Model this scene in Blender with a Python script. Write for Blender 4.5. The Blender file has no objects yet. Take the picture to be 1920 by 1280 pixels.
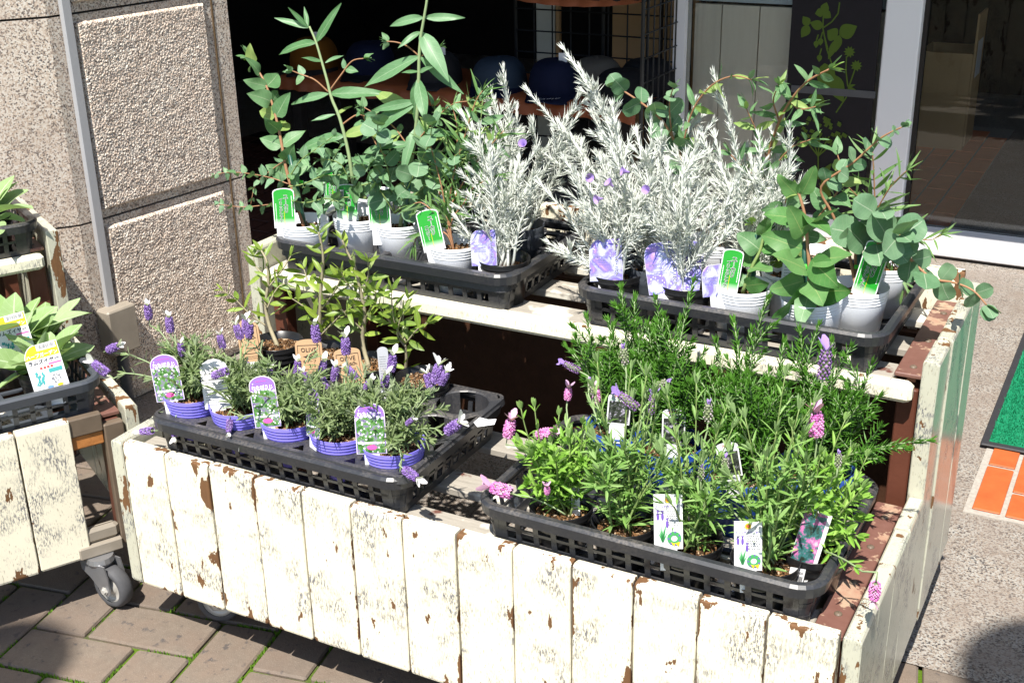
import bpy, math, random
from math import sin, cos, pi, radians as R
from mathutils import Vector as V, Matrix, noise as mnoise

scene = bpy.context.scene
C = scene.collection
rnd = random.Random(7)

# ------------------------------------------------------------------ camera
cam_data = bpy.data.cameras.new('camera')
cam = bpy.data.objects.new('camera', cam_data)
C.objects.link(cam)
cam_data.sensor_width = 36.0
cam_data.lens = 43.66
cam_data.clip_start = 0.02
cam_data.clip_end = 200.0
rt = V((0.8831996, 0.4686528, -0.0179721)); up = V((-0.1660503, 0.3483088, 0.9225553)); fw = V((-0.438618, 0.8118162, -0.3854461))
cam.matrix_world = Matrix(((rt.x, up.x, -fw.x, 1.4571), (rt.y, up.y, -fw.y, -1.3172), (rt.z, up.z, -fw.z, 1.3183), (0, 0, 0, 1)))
scene.camera = cam

# ------------------------------------------------------------------ light
SUN = V((-0.095, 0.49, -0.866)).normalized()          # direction the light travels
world = bpy.data.worlds.new('World'); scene.world = world; world.use_nodes = True
wn = world.node_tree.nodes; wl = world.node_tree.links
bg = wn['Background']; sky = wn.new('ShaderNodeTexSky'); sky.sky_type = 'NISHITA'
sky.sun_disc = False
sky.sun_elevation = math.asin(-SUN.z)
sky.sun_rotation = math.atan2(-SUN.x, -SUN.y) % (2 * pi)
sky.altitude = 50; sky.air_density = 1.0; sky.dust_density = 0.8; sky.ozone_density = 1.0
wl.new(sky.outputs[0], bg.inputs[0]); bg.inputs[1].default_value = 0.095
sd = bpy.data.lights.new('sun', 'SUN'); sd.energy = 5.0; sd.angle = R(0.53); sd.color = (1.0, 0.955, 0.88)
so = bpy.data.objects.new('sun', sd); C.objects.link(so)
so.rotation_euler = SUN.to_track_quat('-Z', 'Y').to_euler(); so.location = (0, -3, 6)
vs = scene.view_settings
vs.view_transform = 'Standard'; vs.look = 'None'; vs.exposure = 0.82; vs.gamma = 1.0; vs.use_curve_mapping = False
scene.cycles.max_bounces = 8; scene.cycles.transparent_max_bounces = 12

# ------------------------------------------------------------------ mesh helpers
class MB:
    def __init__(s): s.v = []; s.f = []; s.a = []; s.u = []
    def add(s, vs_, fs, var=0.0, uv=None):
        b = len(s.v); s.v.extend([tuple(p) for p in vs_]); s.f.extend([tuple(i + b for i in f) for f in fs])
        s.a.extend([var] * len(vs_)); s.u.extend(uv if uv else [(0.0, 0.0, 0.0)] * len(vs_))
        return s
    def box(s, lo, hi, var=0.0, m=None):
        x0, y0, z0 = lo; x1, y1, z1 = hi
        p = [V(c) for c in ((x0,y0,z0),(x1,y0,z0),(x1,y1,z0),(x0,y1,z0),(x0,y0,z1),(x1,y0,z1),(x1,y1,z1),(x0,y1,z1))]
        if m: p = [m @ c for c in p]
        return s.add(p, [(0,3,2,1),(4,5,6,7),(0,1,5,4),(1,2,6,5),(2,3,7,6),(3,0,4,7)], var)
    def bbox(s, lo, hi, b=0.003, var=0.0, m=None):        # bevelled box
        x0,y0,z0 = lo; x1,y1,z1 = hi
        def ring(z, i):
            x0i,x1i,y0i,y1i = x0+i,x1-i,y0+i,y1-i
            return [(x0i+b,y0i,z),(x1i-b,y0i,z),(x1i,y0i+b,z),(x1i,y1i-b,z),(x1i-b,y1i,z),(x0i+b,y1i,z),(x0i,y1i-b,z),(x0i,y0i+b,z)]
        p = ring(z0, b*.7) + ring(z0+b, 0) + ring(z1-b, 0) + ring(z1, b*.7)
        f = [tuple(range(7,-1,-1)), tuple(range(24,32))]
        for k in range(3):
            for i in range(8):
                j = (i+1) % 8; f.append((k*8+i, k*8+j, k*8+8+j, k*8+8+i))
        if m: p = [m @ V(c) for c in p]
        return s.add(p, f, var)
    def tube(s, path, rad, n=6, var=0.0, cap=True):
        path = [V(p) for p in path]; k = len(path); b = []; f = []
        if not hasattr(rad, '__len__'): rad = [rad] * k
        nrm = None
        for i, p in enumerate(path):
            t = (path[min(i+1, k-1)] - path[max(i-1, 0)])
            t = t.normalized() if t.length > 1e-9 else V((0,0,1))
            if nrm is None: nrm = t.orthogonal().normalized()
            else:
                nrm = nrm - t * nrm.dot(t); nrm = nrm.normalized() if nrm.length > 1e-6 else t.orthogonal().normalized()
            bi = t.cross(nrm)
            for j in range(n):
                a = 2*pi*j/n; b.append(p + (nrm*cos(a) + bi*sin(a)) * rad[i])
        for i in range(k-1):
            for j in range(n):
                q = (j+1) % n; f.append((i*n+j, i*n+q, (i+1)*n+q, (i+1)*n+j))
        if cap: f.append(tuple(range(n-1,-1,-1))); f.append(tuple((k-1)*n+j for j in range(n)))
        return s.add(b, f, var)
    def lathe(s, prof, n=24, c=(0,0,0), var=0.0, sq=1.0, m=None):       # prof: [(r,z)]
        b = []; f = []; k = len(prof)
        for r, z in prof:
            for j in range(n):
                a = 2*pi*j/n; b.append(V((c[0]+r*cos(a), c[1]+r*sin(a)*sq, c[2]+z)))
        for i in range(k-1):
            for j in range(n):
                q = (j+1) % n; f.append((i*n+j, i*n+q, (i+1)*n+q, (i+1)*n+j))
        if m: b = [m @ p for p in b]
        return s.add(b, f, var)
    def poly(s, pts, var=0.0): return s.add(pts, [tuple(range(len(pts)))], var)
    def mesh(s, name, mat=None, smooth=False):
        me = bpy.data.meshes.new(name); me.from_pydata(s.v, [], s.f)
        at = me.attributes.new('var', 'FLOAT', 'POINT'); at.data.foreach_set('value', s.a)
        if any(c != (0.0,0.0,0.0) for c in s.u):
            at = me.attributes.new('leafuv', 'FLOAT_VECTOR', 'POINT'); at.data.foreach_set('vector', [x for c in s.u for x in c])
        if mat: me.materials.append(mat)
        if smooth: me.polygons.foreach_set('use_smooth', [True]*len(me.polygons))
        me.update(); return me
    def build(s, name, mat, parent=None, smooth=False, loc=(0,0,0), rot=(0,0,0)):
        return obj(name, s.mesh(name, mat, smooth), parent, loc, rot)

def obj(name, me, parent=None, loc=(0,0,0), rot=(0,0,0), scale=(1,1,1)):
    o = bpy.data.objects.new(name, me); C.objects.link(o)
    o.location = loc; o.rotation_euler = rot; o.scale = scale
    if parent: o.parent = parent
    return o
def tag(o, label=None, cat=None, group=None, kind=None):
    if label: o['label'] = label
    if cat: o['category'] = cat
    if group: o['group'] = group
    if kind: o['kind'] = kind
    return o
def thing(name, label, cat, loc=(0,0,0), rot=(0,0,0), group=None):
    o = bpy.data.objects.new(name, None); C.objects.link(o); o.empty_display_size = .05
    o.location = loc; o.rotation_euler = rot
    return tag(o, label, cat, group)
def copy_tree(o, parent=None):
    c = o.copy(); C.objects.link(c); c.parent = parent
    for ch in o.children: copy_tree(ch, c)
    return c
def stuff(o): o['kind'] = 'stuff'; return o

# ------------------------------------------------------------------ materials
class N:
    def __init__(s, name):
        s.m = bpy.data.materials.new(name); s.m.use_nodes = True
        s.t = s.m.node_tree; s.n = s.t.nodes; s.p = s.n['Principled BSDF']; s.o = s.n['Material Output']
    def link(s, a, b): s.t.links.new(a, b)
    def new(s, t, **k):
        x = s.n.new(t)
        for a, b in k.items(): setattr(x, a, b)
        return x
    def set(s, sock, v):
        if hasattr(v, 'is_output') or isinstance(v, bpy.types.NodeSocket): s.link(v, sock)
        else: sock.default_value = v
    def coord(s, which='Object', rand=False, scale=(1,1,1)):
        c = s.new('ShaderNodeTexCoord').outputs[which]
        if rand:
            oi = s.new('ShaderNodeObjectInfo'); mm = s.math('MULTIPLY', oi.outputs['Random'], 37.0)
            va = s.new('ShaderNodeVectorMath', operation='ADD'); s.link(c, va.inputs[0])
            cx = s.new('ShaderNodeCombineXYZ')
            for i in range(3): s.link(mm, cx.inputs[i])
            s.link(cx.outputs[0], va.inputs[1]); c = va.outputs[0]
        if scale != (1,1,1):
            mp = s.new('ShaderNodeMapping'); mp.inputs['Scale'].default_value = scale; s.link(c, mp.inputs[0]); c = mp.outputs[0]
        return c
    def noise(s, co, scale, detail=3, rough=.55, out='Fac', dist=0.0):
        x = s.new('ShaderNodeTexNoise'); s.link(co, x.inputs['Vector']); x.inputs['Scale'].default_value = scale
        x.inputs['Detail'].default_value = detail; x.inputs['Roughness'].default_value = rough; x.inputs['Distortion'].default_value = dist
        return x.outputs[out]
    def voro(s, co, scale, out='Distance', feature='F1', rnd_=1.0):
        x = s.new('ShaderNodeTexVoronoi', feature=feature); s.link(co, x.inputs['Vector']); x.inputs['Scale'].default_value = scale
        x.inputs['Randomness'].default_value = rnd_
        return x.outputs[out]
    def ramp(s, v, stops, interp='LINEAR'):
        x = s.new('ShaderNodeValToRGB'); x.color_ramp.interpolation = interp
        el = x.color_ramp.elements
        while len(el) < len(stops): el.new(.5)
        for e, (p, c) in zip(el, stops): e.position = p; e.color = (*c, 1) if len(c) == 3 else c
        s.link(v, x.inputs[0]); return x.outputs[0]
    def mix(s, f, a, b, mode='MIX'):
        x = s.new('ShaderNodeMix', data_type='RGBA', blend_type=mode)
        for sock, v in ((x.inputs[0], f), (x.inputs[6], a), (x.inputs[7], b)):
            if isinstance(v, bpy.types.NodeSocket): s.link(v, sock)
            else: sock.default_value = v if not hasattr(v, '__len__') else (*v, 1)
        return x.outputs[2]
    def math(s, op, a, b=0.0, c=None, clamp=False):
        x = s.new('ShaderNodeMath', operation=op, use_clamp=clamp)
        for i, v in enumerate((a, b) if c is None else (a, b, c)):
            if isinstance(v, bpy.types.NodeSocket): s.link(v, x.inputs[i])
            else: x.inputs[i].default_value = v
        return x.outputs[0]
    def step(s, v, lo, hi):
        x = s.new('ShaderNodeMapRange', clamp=True); s.link(v, x.inputs[0]); x.inputs[1].default_value = lo; x.inputs[2].default_value = hi
        return x.outputs[0]
    def bump(s, h, strength=.3, dist=.01):
        x = s.new('ShaderNodeBump'); x.inputs['Strength'].default_value = strength; x.inputs['Distance'].default_value = dist
        s.link(h, x.inputs['Height']); s.link(x.outputs[0], s.p.inputs['Normal']); return x.outputs[0]
    def col(s, c):
        if isinstance(c, bpy.types.NodeSocket): s.link(c, s.p.inputs['Base Color'])
        else: s.p.inputs['Base Color'].default_value = (*c, 1)
    def rough(s, v, spec=.5, metal=0.0):
        if isinstance(v, bpy.types.NodeSocket): s.link(v, s.p.inputs['Roughness'])
        else: s.p.inputs['Roughness'].default_value = v
        s.p.inputs['Specular IOR Level'].default_value = spec; s.p.inputs['Metallic'].default_value = metal
    def attr(s, name, out='Fac'):
        x = s.new('ShaderNodeAttribute', attribute_name=name); return x.outputs[out]

def plain(name, c, rough=.6, spec=.4, metal=0.0, var=.12, scale=30.0, bump=0.0, rand=True):
    n = N(name); co = n.coord('Object', rand)
    k = n.noise(co, scale, 4)
    n.col(n.mix(k, tuple(x*(1-var) for x in c), tuple(min(1, x*(1+var)) for x in c)))
    n.rough(rough, spec, metal)
    if bump: n.bump(n.noise(co, scale*4, 3), bump, .002)
    return n.m

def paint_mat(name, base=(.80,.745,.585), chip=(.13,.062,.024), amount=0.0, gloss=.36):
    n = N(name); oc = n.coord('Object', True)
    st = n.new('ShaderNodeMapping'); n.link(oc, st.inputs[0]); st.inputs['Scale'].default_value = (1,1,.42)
    st2 = n.new('ShaderNodeMapping'); n.link(oc, st2.inputs[0]); st2.inputs['Scale'].default_value = (1,1,.26)
    gen = n.new('ShaderNodeTexCoord').outputs['Generated']
    sp = n.new('ShaderNodeSeparateXYZ'); n.link(gen, sp.inputs[0])
    ex = n.math('MULTIPLY', n.math('ABSOLUTE', n.math('SUBTRACT', sp.outputs[0], .5)), 2.0)
    edge = n.math('MULTIPLY', n.math('POWER', ex, 16.0), .10)
    ez = n.math('MULTIPLY', n.math('POWER', n.math('ABSOLUTE', n.math('SUBTRACT', n.math('MULTIPLY', sp.outputs[2], 2.0), 1.0)), 18.0), .08)
    big = n.noise(st.outputs[0], 30, 5, .60)
    low = n.noise(oc, 5.0, 2)
    chipv = n.math('ADD', n.math('ADD', n.math('ADD', big, edge), ez), n.math('MULTIPLY', n.math('SUBTRACT', low, .5), .16))
    chipm = n.step(chipv, .645 - amount, .652 - amount)
    rim = n.step(chipv, .67 - amount, .69 - amount)
    fine = n.noise(st2.outputs[0], 400, 4, .7)
    patch = n.noise(oc, 13, 4, .6)
    spec_ = n.math('MULTIPLY', n.step(fine, .50, .56), n.step(patch, .49, .61))
    crack = n.step(n.noise(st2.outputs[0], 420, 2, .5), .635, .68)
    tone = n.mix(n.noise(oc, 9, 3), tuple(x*.95 for x in base), tuple(min(.92, x*1.06) for x in base))
    worn = n.mix(n.noise(oc, 90, 3), (.06,.065,.09), (.20,.20,.22))
    c1 = n.mix(n.math('MULTIPLY', spec_, .9), tone, worn)
    c1 = n.mix(n.math('MULTIPLY', crack, .5), c1, (.22,.18,.12))
    wood = n.mix(n.noise(st2.outputs[0], 120, 4, .7), tuple(x*.6 for x in chip), tuple(x*1.7 for x in chip))
    c2 = n.mix(chipm, c1, wood)
    n.col(c2); n.rough(n.math('ADD', gloss, n.math('MULTIPLY', chipm, .45)), .45)
    h = n.math('SUBTRACT', n.math('MULTIPLY', n.noise(st2.outputs[0], 150, 3), .25), n.math('ADD', n.math('MULTIPLY', chipm, .6), n.math('ADD', n.math('MULTIPLY', spec_, .25), n.math('MULTIPLY', crack, .15))))
    n.bump(h, .55, .0015)
    return n.m

def granite_mat(name, rough_=.35, bumpy=0.0, scale=1.0, tint=(1,1,1), bright=1.0, soft=.45):
    n = N(name); co = n.coord('Object')
    d = n.noise(co, 10, 2)
    vc = n.voro(co, 330*scale, 'Color'); sp = n.new('ShaderNodeSeparateColor'); n.link(vc, sp.inputs[0])
    f2 = n.noise(co, 170*scale, 5, .7)
    r1 = n.math('ADD', n.math('MULTIPLY', sp.outputs[0], .55), n.math('MULTIPLY', f2, .7))
    t = lambda c: tuple(min(.9, a*b*bright) for a, b in zip(c, tint))
    colr = n.ramp(r1, [(.33, t((.035,.034,.038))), (.44, t((.15,.135,.135))), (.50, t((.41,.325,.26))), (.64, t((.54,.455,.38))), (.80, t((.65,.62,.57)))])
    colr = n.mix(n.math('MULTIPLY', n.step(d, .3, .75), soft), colr, t((.40,.315,.26)))
    stain = n.noise(co, 3.2, 5, .6); colr = n.mix(n.math('MULTIPLY', n.step(stain, .52, .75), .35), colr, t((.24,.18,.13)))
    n.col(colr); n.rough(rough_, .45)
    if bumpy: n.bump(n.math('ADD', n.noise(co, 260*scale, 3), n.voro(co, 200*scale)), bumpy, .004)
    return n.m

def leaf_mat(name, c1, c2, back, rough_=.5, spec=.35, trans=.28, rib=(.5,.55,.38), ribw=.04, veins=True):
    n = N(name); oi = n.new('ShaderNodeObjectInfo'); va = n.attr('var')
    k = n.math('FRACT', n.math('ADD', oi.outputs['Random'], va))
    co = n.coord('Object', True)
    k2 = n.math('ADD', n.math('MULTIPLY', n.math('SUBTRACT', n.noise(co, 5.0, 5, .65), .5), .9), n.math('MULTIPLY_ADD', k, .8, .1))
    base = n.mix(k2, c1, c2)
    lu = n.new('ShaderNodeSeparateXYZ'); n.link(n.attr('leafuv', 'Vector'), lu.inputs[0])
    if veins:
        au = n.math('ABSOLUTE', lu.outputs[0])
        ribm = n.math('SUBTRACT', 1.0, n.step(au, ribw*.4, ribw))
        ribm = n.math('MULTIPLY', ribm, n.step(lu.outputs[1], .0, .001))
        vv = n.math('ABSOLUTE', n.math('SUBTRACT', n.math('FRACT', n.math('MULTIPLY', n.math('SUBTRACT', lu.outputs[1], n.math('MULTIPLY', au, .18)), 8.0)), .5))
        vein = n.math('MULTIPLY', n.math('SUBTRACT', 1.0, n.step(vv, .02, .06)), .16)
        base = n.mix(n.math('MULTIPLY', ribm, .7), n.mix(vein, base, rib), rib)
    bf = n.new('ShaderNodeNewGeometry').outputs['Backfacing']
    base = n.mix(n.math('MULTIPLY', bf, .6), base, back)
    n.col(base); n.rough(rough_, spec)
    tr = n.new('ShaderNodeBsdfTranslucent'); n.link(n.mix(1.0, base, (1.0,1.25,.45), 'MULTIPLY'), tr.inputs[0])
    ms = n.new('ShaderNodeMixShader'); ms.inputs[0].default_value = trans
    n.link(n.p.outputs[0], ms.inputs[1]); n.link(tr.outputs[0], ms.inputs[2]); n.link(ms.outputs[0], n.o.inputs[0])
    return n.m

M = {}
M['paint'] = paint_mat('cream_peeling_paint')
M['paint_worn'] = paint_mat('cream_peeling_paint_worn', amount=.03)
M['paint_shaded_side'] = paint_mat('cream_paint_side_shade', base=(.50,.49,.39), amount=-.035, gloss=.20)  # same cream paint greyed: shade of the side planks put into the colour
M['paint_rail'] = paint_mat('cream_rail_paint', base=(.82,.77,.60), amount=-.07)
M['brown'] = plain('dark_brown_wood', (.055,.024,.013), .55, .35, var=.4, scale=40, bump=.25)
M['redbrown'] = plain('red_brown_paint', (.115,.038,.022), .5, .4, var=.3, scale=24, bump=.2)
def angle_mat():
    n = N('rusty_angle_paint'); co = n.coord('Object', True)
    a = n.noise(co, 22, 5, .65); b = n.noise(co, 60, 4)
    c = n.mix(n.step(a, .56, .59), n.mix(b, (.13,.055,.04), (.20,.10,.08)), n.mix(b, (.42,.36,.25), (.33,.13,.09)))
    n.col(c); n.rough(.5, .4); n.bump(a, .25, .002); return n.m
M['angle'] = angle_mat()
def greywood():
    n = N('weathered_slat'); co = n.coord('Object', True, (.12,1,1))
    a = n.noise(co, 130, 5, .7); b = n.noise(n.coord('Object', True), 12, 4)
    c = n.mix(a, (.20,.18,.15), (.46,.42,.36)); c = n.mix(n.step(b, .55, .60), c, n.mix(a, (.60,.57,.48), (.66,.63,.55)))
    c = n.mix(n.step(b, .36, .33), c, (.14,.06,.045))
    n.col(c); n.rough(.7, .3); n.bump(a, .4, .002); return n.m
M['slat'] = greywood()
M['brownmetal'] = plain('brown_painted_steel', (.14,.105,.075), .42, .45, var=.3, scale=26, bump=.12)
M['sealant'] = plain('brown_sealant', (.13,.085,.045), .6, .3)
M['chipwood'] = plain('bare_orange_wood', (.42,.17,.05), .6, .3, var=.5, scale=40, bump=.3)
M['granite'] = granite_mat('polished_granite', .32, tint=(1.0,.98,.95))
M['granite_rough'] = granite_mat('bush_hammered_granite', .8, .35, 1.15, tint=(1.02,.985,.94), bright=1.2)
M['granite_floor'] = granite_mat('granite_paving', .62, .25, 1.0, tint=(1.0,1.02,1.02), bright=.54, soft=.85)
M['dark'] = plain('dark_joint', (.03,.025,.022), .8, .2)
def paver():
    n = N('clay_paver'); co = n.coord('Object', True)
    a = n.noise(co, 60, 5, .65); b = n.noise(co, 16, 3)
    c = n.mix(a, (.115,.092,.072), (.225,.182,.142)); c = n.mix(n.math('MULTIPLY', n.step(b, .40, .65), .5), c, (.19,.135,.10))
    bl = n.noise(co, 55, 3, .6); c = n.mix(n.math('MULTIPLY', n.step(bl, .61, .70), .75), c, (.055,.052,.055))
    w = n.voro(co, 420); c = n.mix(n.math('MULTIPLY', n.step(w, .16, .10), .7), c, (.5,.45,.38))
    oi = n.new('ShaderNodeObjectInfo').outputs['Random']
    c = n.mix(n.math('MULTIPLY', oi, .35), c, (.13,.10,.085))
    n.col(c); n.rough(.75, .3); n.bump(n.noise(co, 320, 3), .35, .003); return n.m
M['paver'] = paver()
def moss():
    n = N('moss_joint'); co = n.coord('Object')
    a = n.noise(co, 8, 3); b = n.noise(co, 300, 3)
    c = n.mix(n.step(a, .40, .55), n.mix(b, (.05,.04,.03), (.12,.10,.07)), n.mix(b, (.04,.08,.006), (.13,.22,.02)))
    n.col(c); n.rough(.9, .1); n.bump(b, .8, .005); return n.m
M['moss'] = moss()
M['mossleaf'] = plain('moss_tuft', (.10,.20,.018), .85, .1, var=.6, scale=200)
M['orange'] = plain('orange_quarry_tile', (.44,.105,.03), .5, .4, var=.30, scale=26, bump=.15)
M['tile_in'] = plain('interior_brick_tile', (.90,.24,.08), .4, .5, var=.25, scale=14, bump=.08)
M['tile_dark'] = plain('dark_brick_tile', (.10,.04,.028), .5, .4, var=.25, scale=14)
M['mortar'] = plain('tile_mortar', (.36,.33,.29), .85, .2, var=.4, scale=120, bump=.3)
M['matedge'] = plain('rubber_mat_edge', (.03,.03,.034), .6, .4)
M['turf'] = plain('green_turf', (.006,.19,.085), .7, .3, var=.45, scale=160, rand=False)
def dusty(name, c, dust, rough_):
    n = N(name); co = n.coord('Object', True); a = n.noise(co, 14, 5, .65); b = n.noise(co, 240, 3, .6)
    up_ = n.new('ShaderNodeSeparateXYZ'); n.link(n.new('ShaderNodeNewGeometry').outputs['Normal'], up_.inputs[0])
    m = n.math('MULTIPLY', n.math('MULTIPLY', n.step(a, .42, .72), n.step(b, .35, .7)), n.math('MULTIPLY_ADD', n.step(up_.outputs[2], .2, .9), .5, .25))
    n.col(n.mix(m, n.mix(b, tuple(x*.8 for x in c), tuple(x*1.2 for x in c)), dust)); n.rough(n.math('MULTIPLY_ADD', m, .4, rough_), .5); n.bump(a, .08, .004); return n.m
M['black'] = dusty('black_plastic', (.028,.030,.035), (.20,.17,.14), .33)
M['blacksoft'] = plain('black_pot_plastic', (.012,.012,.013), .28, .5, var=.2, scale=40)
M['greyplastic'] = plain('slate_grey_plastic', (.055,.062,.075), .45, .5, var=.12, scale=40)
M['insert'] = dusty('dusty_black_plastic', (.034,.035,.040), (.24,.21,.18), .40)
M['potwhite'] = plain('white_pot_film', (.80,.82,.86), .38, .5, var=.03)
M['potpurple'] = plain('violet_pot_plastic', (.20,.17,.70), .35, .5, var=.06)
M['potblue'] = plain('cobalt_pot_plastic', (.02,.07,.33), .3, .5, var=.1)
def soil():
    n = N('potting_soil'); co = n.coord('Object', True)
    vc = n.voro(co, 300, 'Color'); sp = n.new('ShaderNodeSeparateColor'); n.link(vc, sp.inputs[0])
    n.col(n.ramp(sp.outputs[0], [(0,(.03,.018,.01)),(.5,(.10,.05,.022)),(.8,(.26,.13,.05)),(1,(.5,.40,.28))])); n.rough(.9, .2)
    n.bump(n.voro(co, 300), .8, .004); return n.m
M['soil'] = soil()
M['stem_g'] = plain('green_stem', (.20,.27,.09), .5, .3, var=.25)
M['stem_pale'] = plain('pale_green_stem', (.26,.34,.17), .5, .3, var=.15)
M['stem_red'] = plain('reddish_stem', (.33,.17,.09), .5, .3, var=.2)
M['stem_bark'] = plain('olive_bark', (.33,.29,.19), .75, .2, var=.3, scale=120, bump=.2)
M['stake'] = plain('dark_green_stake', (.015,.075,.05), .35, .5)
M['clip'] = plain('bright_green_clip', (.05,.55,.03), .4, .5)
M['euc'] = leaf_mat('eucalyptus_leaf', (.085,.20,.075), (.175,.31,.145), (.20,.31,.17), .5, .35, .22, rib=(.42,.50,.33))
M['euc_long'] = leaf_mat('eucalyptus_long_leaf', (.075,.19,.065), (.17,.32,.16), (.27,.38,.28), .45, .4, .25, rib=(.40,.50,.33))
M['euc_young'] = leaf_mat('eucalyptus_young_leaf', (.19,.33,.07), (.30,.40,.13), (.25,.35,.14), .45, .4, .32, rib=(.5,.5,.2))
M['euc_round'] = leaf_mat('eucalyptus_round_leaf', (.095,.205,.10), (.18,.30,.17), (.20,.31,.18), .55, .3, .18, rib=(.42,.48,.36))
M['euc_big'] = leaf_mat('eucalyptus_big_leaf', (.06,.19,.04), (.14,.28,.095), (.17,.29,.13), .5, .35, .22, rib=(.32,.38,.15))
M['euc_thin'] = leaf_mat('eucalyptus_narrow_leaf', (.09,.20,.05), (.19,.31,.11), (.2,.3,.15), .5, .3, .25, veins=False)
M['olive'] = leaf_mat('olive_leaf', (.09,.17,.025), (.29,.39,.05), (.30,.35,.16), .4, .4, .22, rib=(.42,.45,.2))
M['lamb'] = leaf_mat('lambs_ear_leaf', (.21,.33,.11), (.35,.46,.24), (.40,.49,.31), .85, .15, .2, rib=(.55,.62,.45), ribw=.07)
M['silver'] = leaf_mat('silver_needles', (.56,.58,.53), (.79,.80,.77), (.70,.72,.67), .8, .15, .14, veins=False)
M['rosemary'] = leaf_mat('rosemary_needles', (.032,.145,.008), (.10,.275,.02), (.09,.22,.03), .45, .3, .22, veins=False)
M['lav_r'] = leaf_mat('french_lavender_leaf', (.16,.32,.06), (.28,.42,.15), (.30,.40,.2), .6, .25, .25, veins=False)
M['lav_r2'] = leaf_mat('bright_lavender_leaf', (.17,.36,.04), (.30,.48,.10), (.30,.42,.18), .55, .25, .28, veins=False)
M['lav_l'] = leaf_mat('grey_lavender_leaf', (.14,.21,.08), (.27,.33,.16), (.32,.37,.24), .65, .2, .2, veins=False)
def flower(name, c1, c2):
    n = N(name); k = n.attr('var'); n.col(n.mix(n.step(k, -.01, -.5), n.mix(k, c1, c2), (.16,.20,.10))); n.rough(.65, .2); return n.m
M['fl_purple'] = flower('violet_florets', (.095,.04,.20), (.34,.22,.52))
M['fl_pink'] = flower('pink_florets', (.48,.10,.36), (.78,.38,.62))
M['fl_bud'] = flower('green_bud', (.22,.28,.12), (.42,.34,.38))
M['br_white'] = leaf_mat('white_bract', (.80,.76,.80), (.86,.84,.84), (.8,.76,.8), .7, .2, .25, veins=False)
M['br_pink'] = leaf_mat('pink_bract', (.72,.36,.60), (.82,.55,.74), (.75,.45,.66), .7, .2, .25, veins=False)
M['br_lilac'] = leaf_mat('lilac_bract', (.34,.20,.66), (.52,.36,.80), (.44,.3,.72), .7, .2, .25, veins=False)
M['conduit'] = plain('grey_conduit', (.38,.38,.39), .45, .4, var=.04)
M['boxbeige'] = plain('beige_junction_box', (.27,.235,.19), .55, .4, var=.3, scale=20, bump=.06)
M['whitemetal'] = plain('white_aluminium', (.80,.79,.80), .35, .5, var=.03, scale=6)
M['tyre'] = plain('grey_rubber', (.075,.075,.08), .7, .3, var=.3, scale=60, bump=.1)
M['hub'] = plain('dull_zinc', (.50,.48,.44), .45, .5, .35, var=.2)
M['zinc'] = plain('zinc_fork', (.32,.32,.33), .4, .5, .7, var=.25, scale=30)
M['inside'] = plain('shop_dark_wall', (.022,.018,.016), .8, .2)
M['soffit'] = plain('white_bounce_soffit', (.80,.79,.76), .8, .2, var=.03)  # made white so the unseen overhang bounces light onto boards and frame
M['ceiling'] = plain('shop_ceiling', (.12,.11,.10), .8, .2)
M['wire'] = plain('black_wire', (.012,.012,.013), .45, .4)
M['leather'] = plain('rust_brown_cloth', (.30,.085,.030), .5, .35, var=.3, scale=7, bump=.15)
M['tan'] = plain('tan_card', (.50,.31,.15), .7, .25, var=.1, scale=12)
M['pale'] = plain('pale_board', (.55,.54,.46), .6, .3, var=.08)
def boards():
    n = N('washed_window_board'); co = n.coord('Object', True, (1,1,.10))
    n.col(n.mix(n.noise(co, 70, 5, .7), (.74,.67,.54), (.86,.80,.68))); n.rough(.6, .3); return n.m
M['boards'] = boards()
M['banner'] = plain('dark_banner_cloth', (.007,.005,.008), .6, .3, var=.3)
M['bannergreen'] = plain('olive_green_print', (.065,.11,.008), .6, .3, var=.12, scale=9)
M['tape'] = plain('grey_tape', (.075,.075,.08), .45, .4, var=.25)
M['cardboard'] = plain('cardboard', (.50,.34,.18), .75, .2, var=.1, scale=10)
def glass():
    n = N('thin_window_glass'); n.n.remove(n.p)
    t = n.new('ShaderNodeBsdfTransparent'); t.inputs[0].default_value = (.93,.94,.93,1)
    g = n.new('ShaderNodeBsdfGlossy'); g.inputs['Roughness'].default_value = .01
    fr = n.new('ShaderNodeFresnel'); fr.inputs[0].default_value = 1.45
    ms = n.new('ShaderNodeMixShader'); n.link(fr.outputs[0], ms.inputs[0]); n.link(t.outputs[0], ms.inputs[1]); n.link(g.outputs[0], ms.inputs[2])
    n.link(ms.outputs[0], n.o.inputs[0]); return n.m
M['glass'] = glass()
# tag print
M['card'] = plain('white_card', (.72,.72,.73), .4, .5, var=.02)
def green_card():
    n = N('green_print'); z = n.new('ShaderNodeSeparateXYZ'); co = n.coord('Object'); n.link(co, z.inputs[0])
    c = n.mix(n.noise(co, 40, 3), (.012,.25,.02), (.025,.34,.03)); n.col(n.mix(n.math('MULTIPLY', n.step(z.outputs[2], .018, .004), .85), c, (.75,.85,.72))); n.rough(.35, .5); return n.m
M['green'] = green_card()
def violet_card():
    n = N('violet_print'); co = n.coord('Object', True); a = n.noise(co, 38, 4, .6, dist=1.2); b = n.noise(co, 22, 2)
    c = n.ramp(a, [(.30,(.60,.66,.86)),(.45,(.40,.40,.80)),(.55,(.20,.16,.62)),(.68,(.42,.24,.66)),(.8,(.72,.66,.88))])
    w = n.voro(co, 260); c = n.mix(n.math('MULTIPLY', n.step(w, .30, .22), n.step(b, .48, .58)), c, (.85,.85,.9)); n.col(c); n.rough(.35, .5); return n.m
M['violet'] = violet_card()
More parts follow.
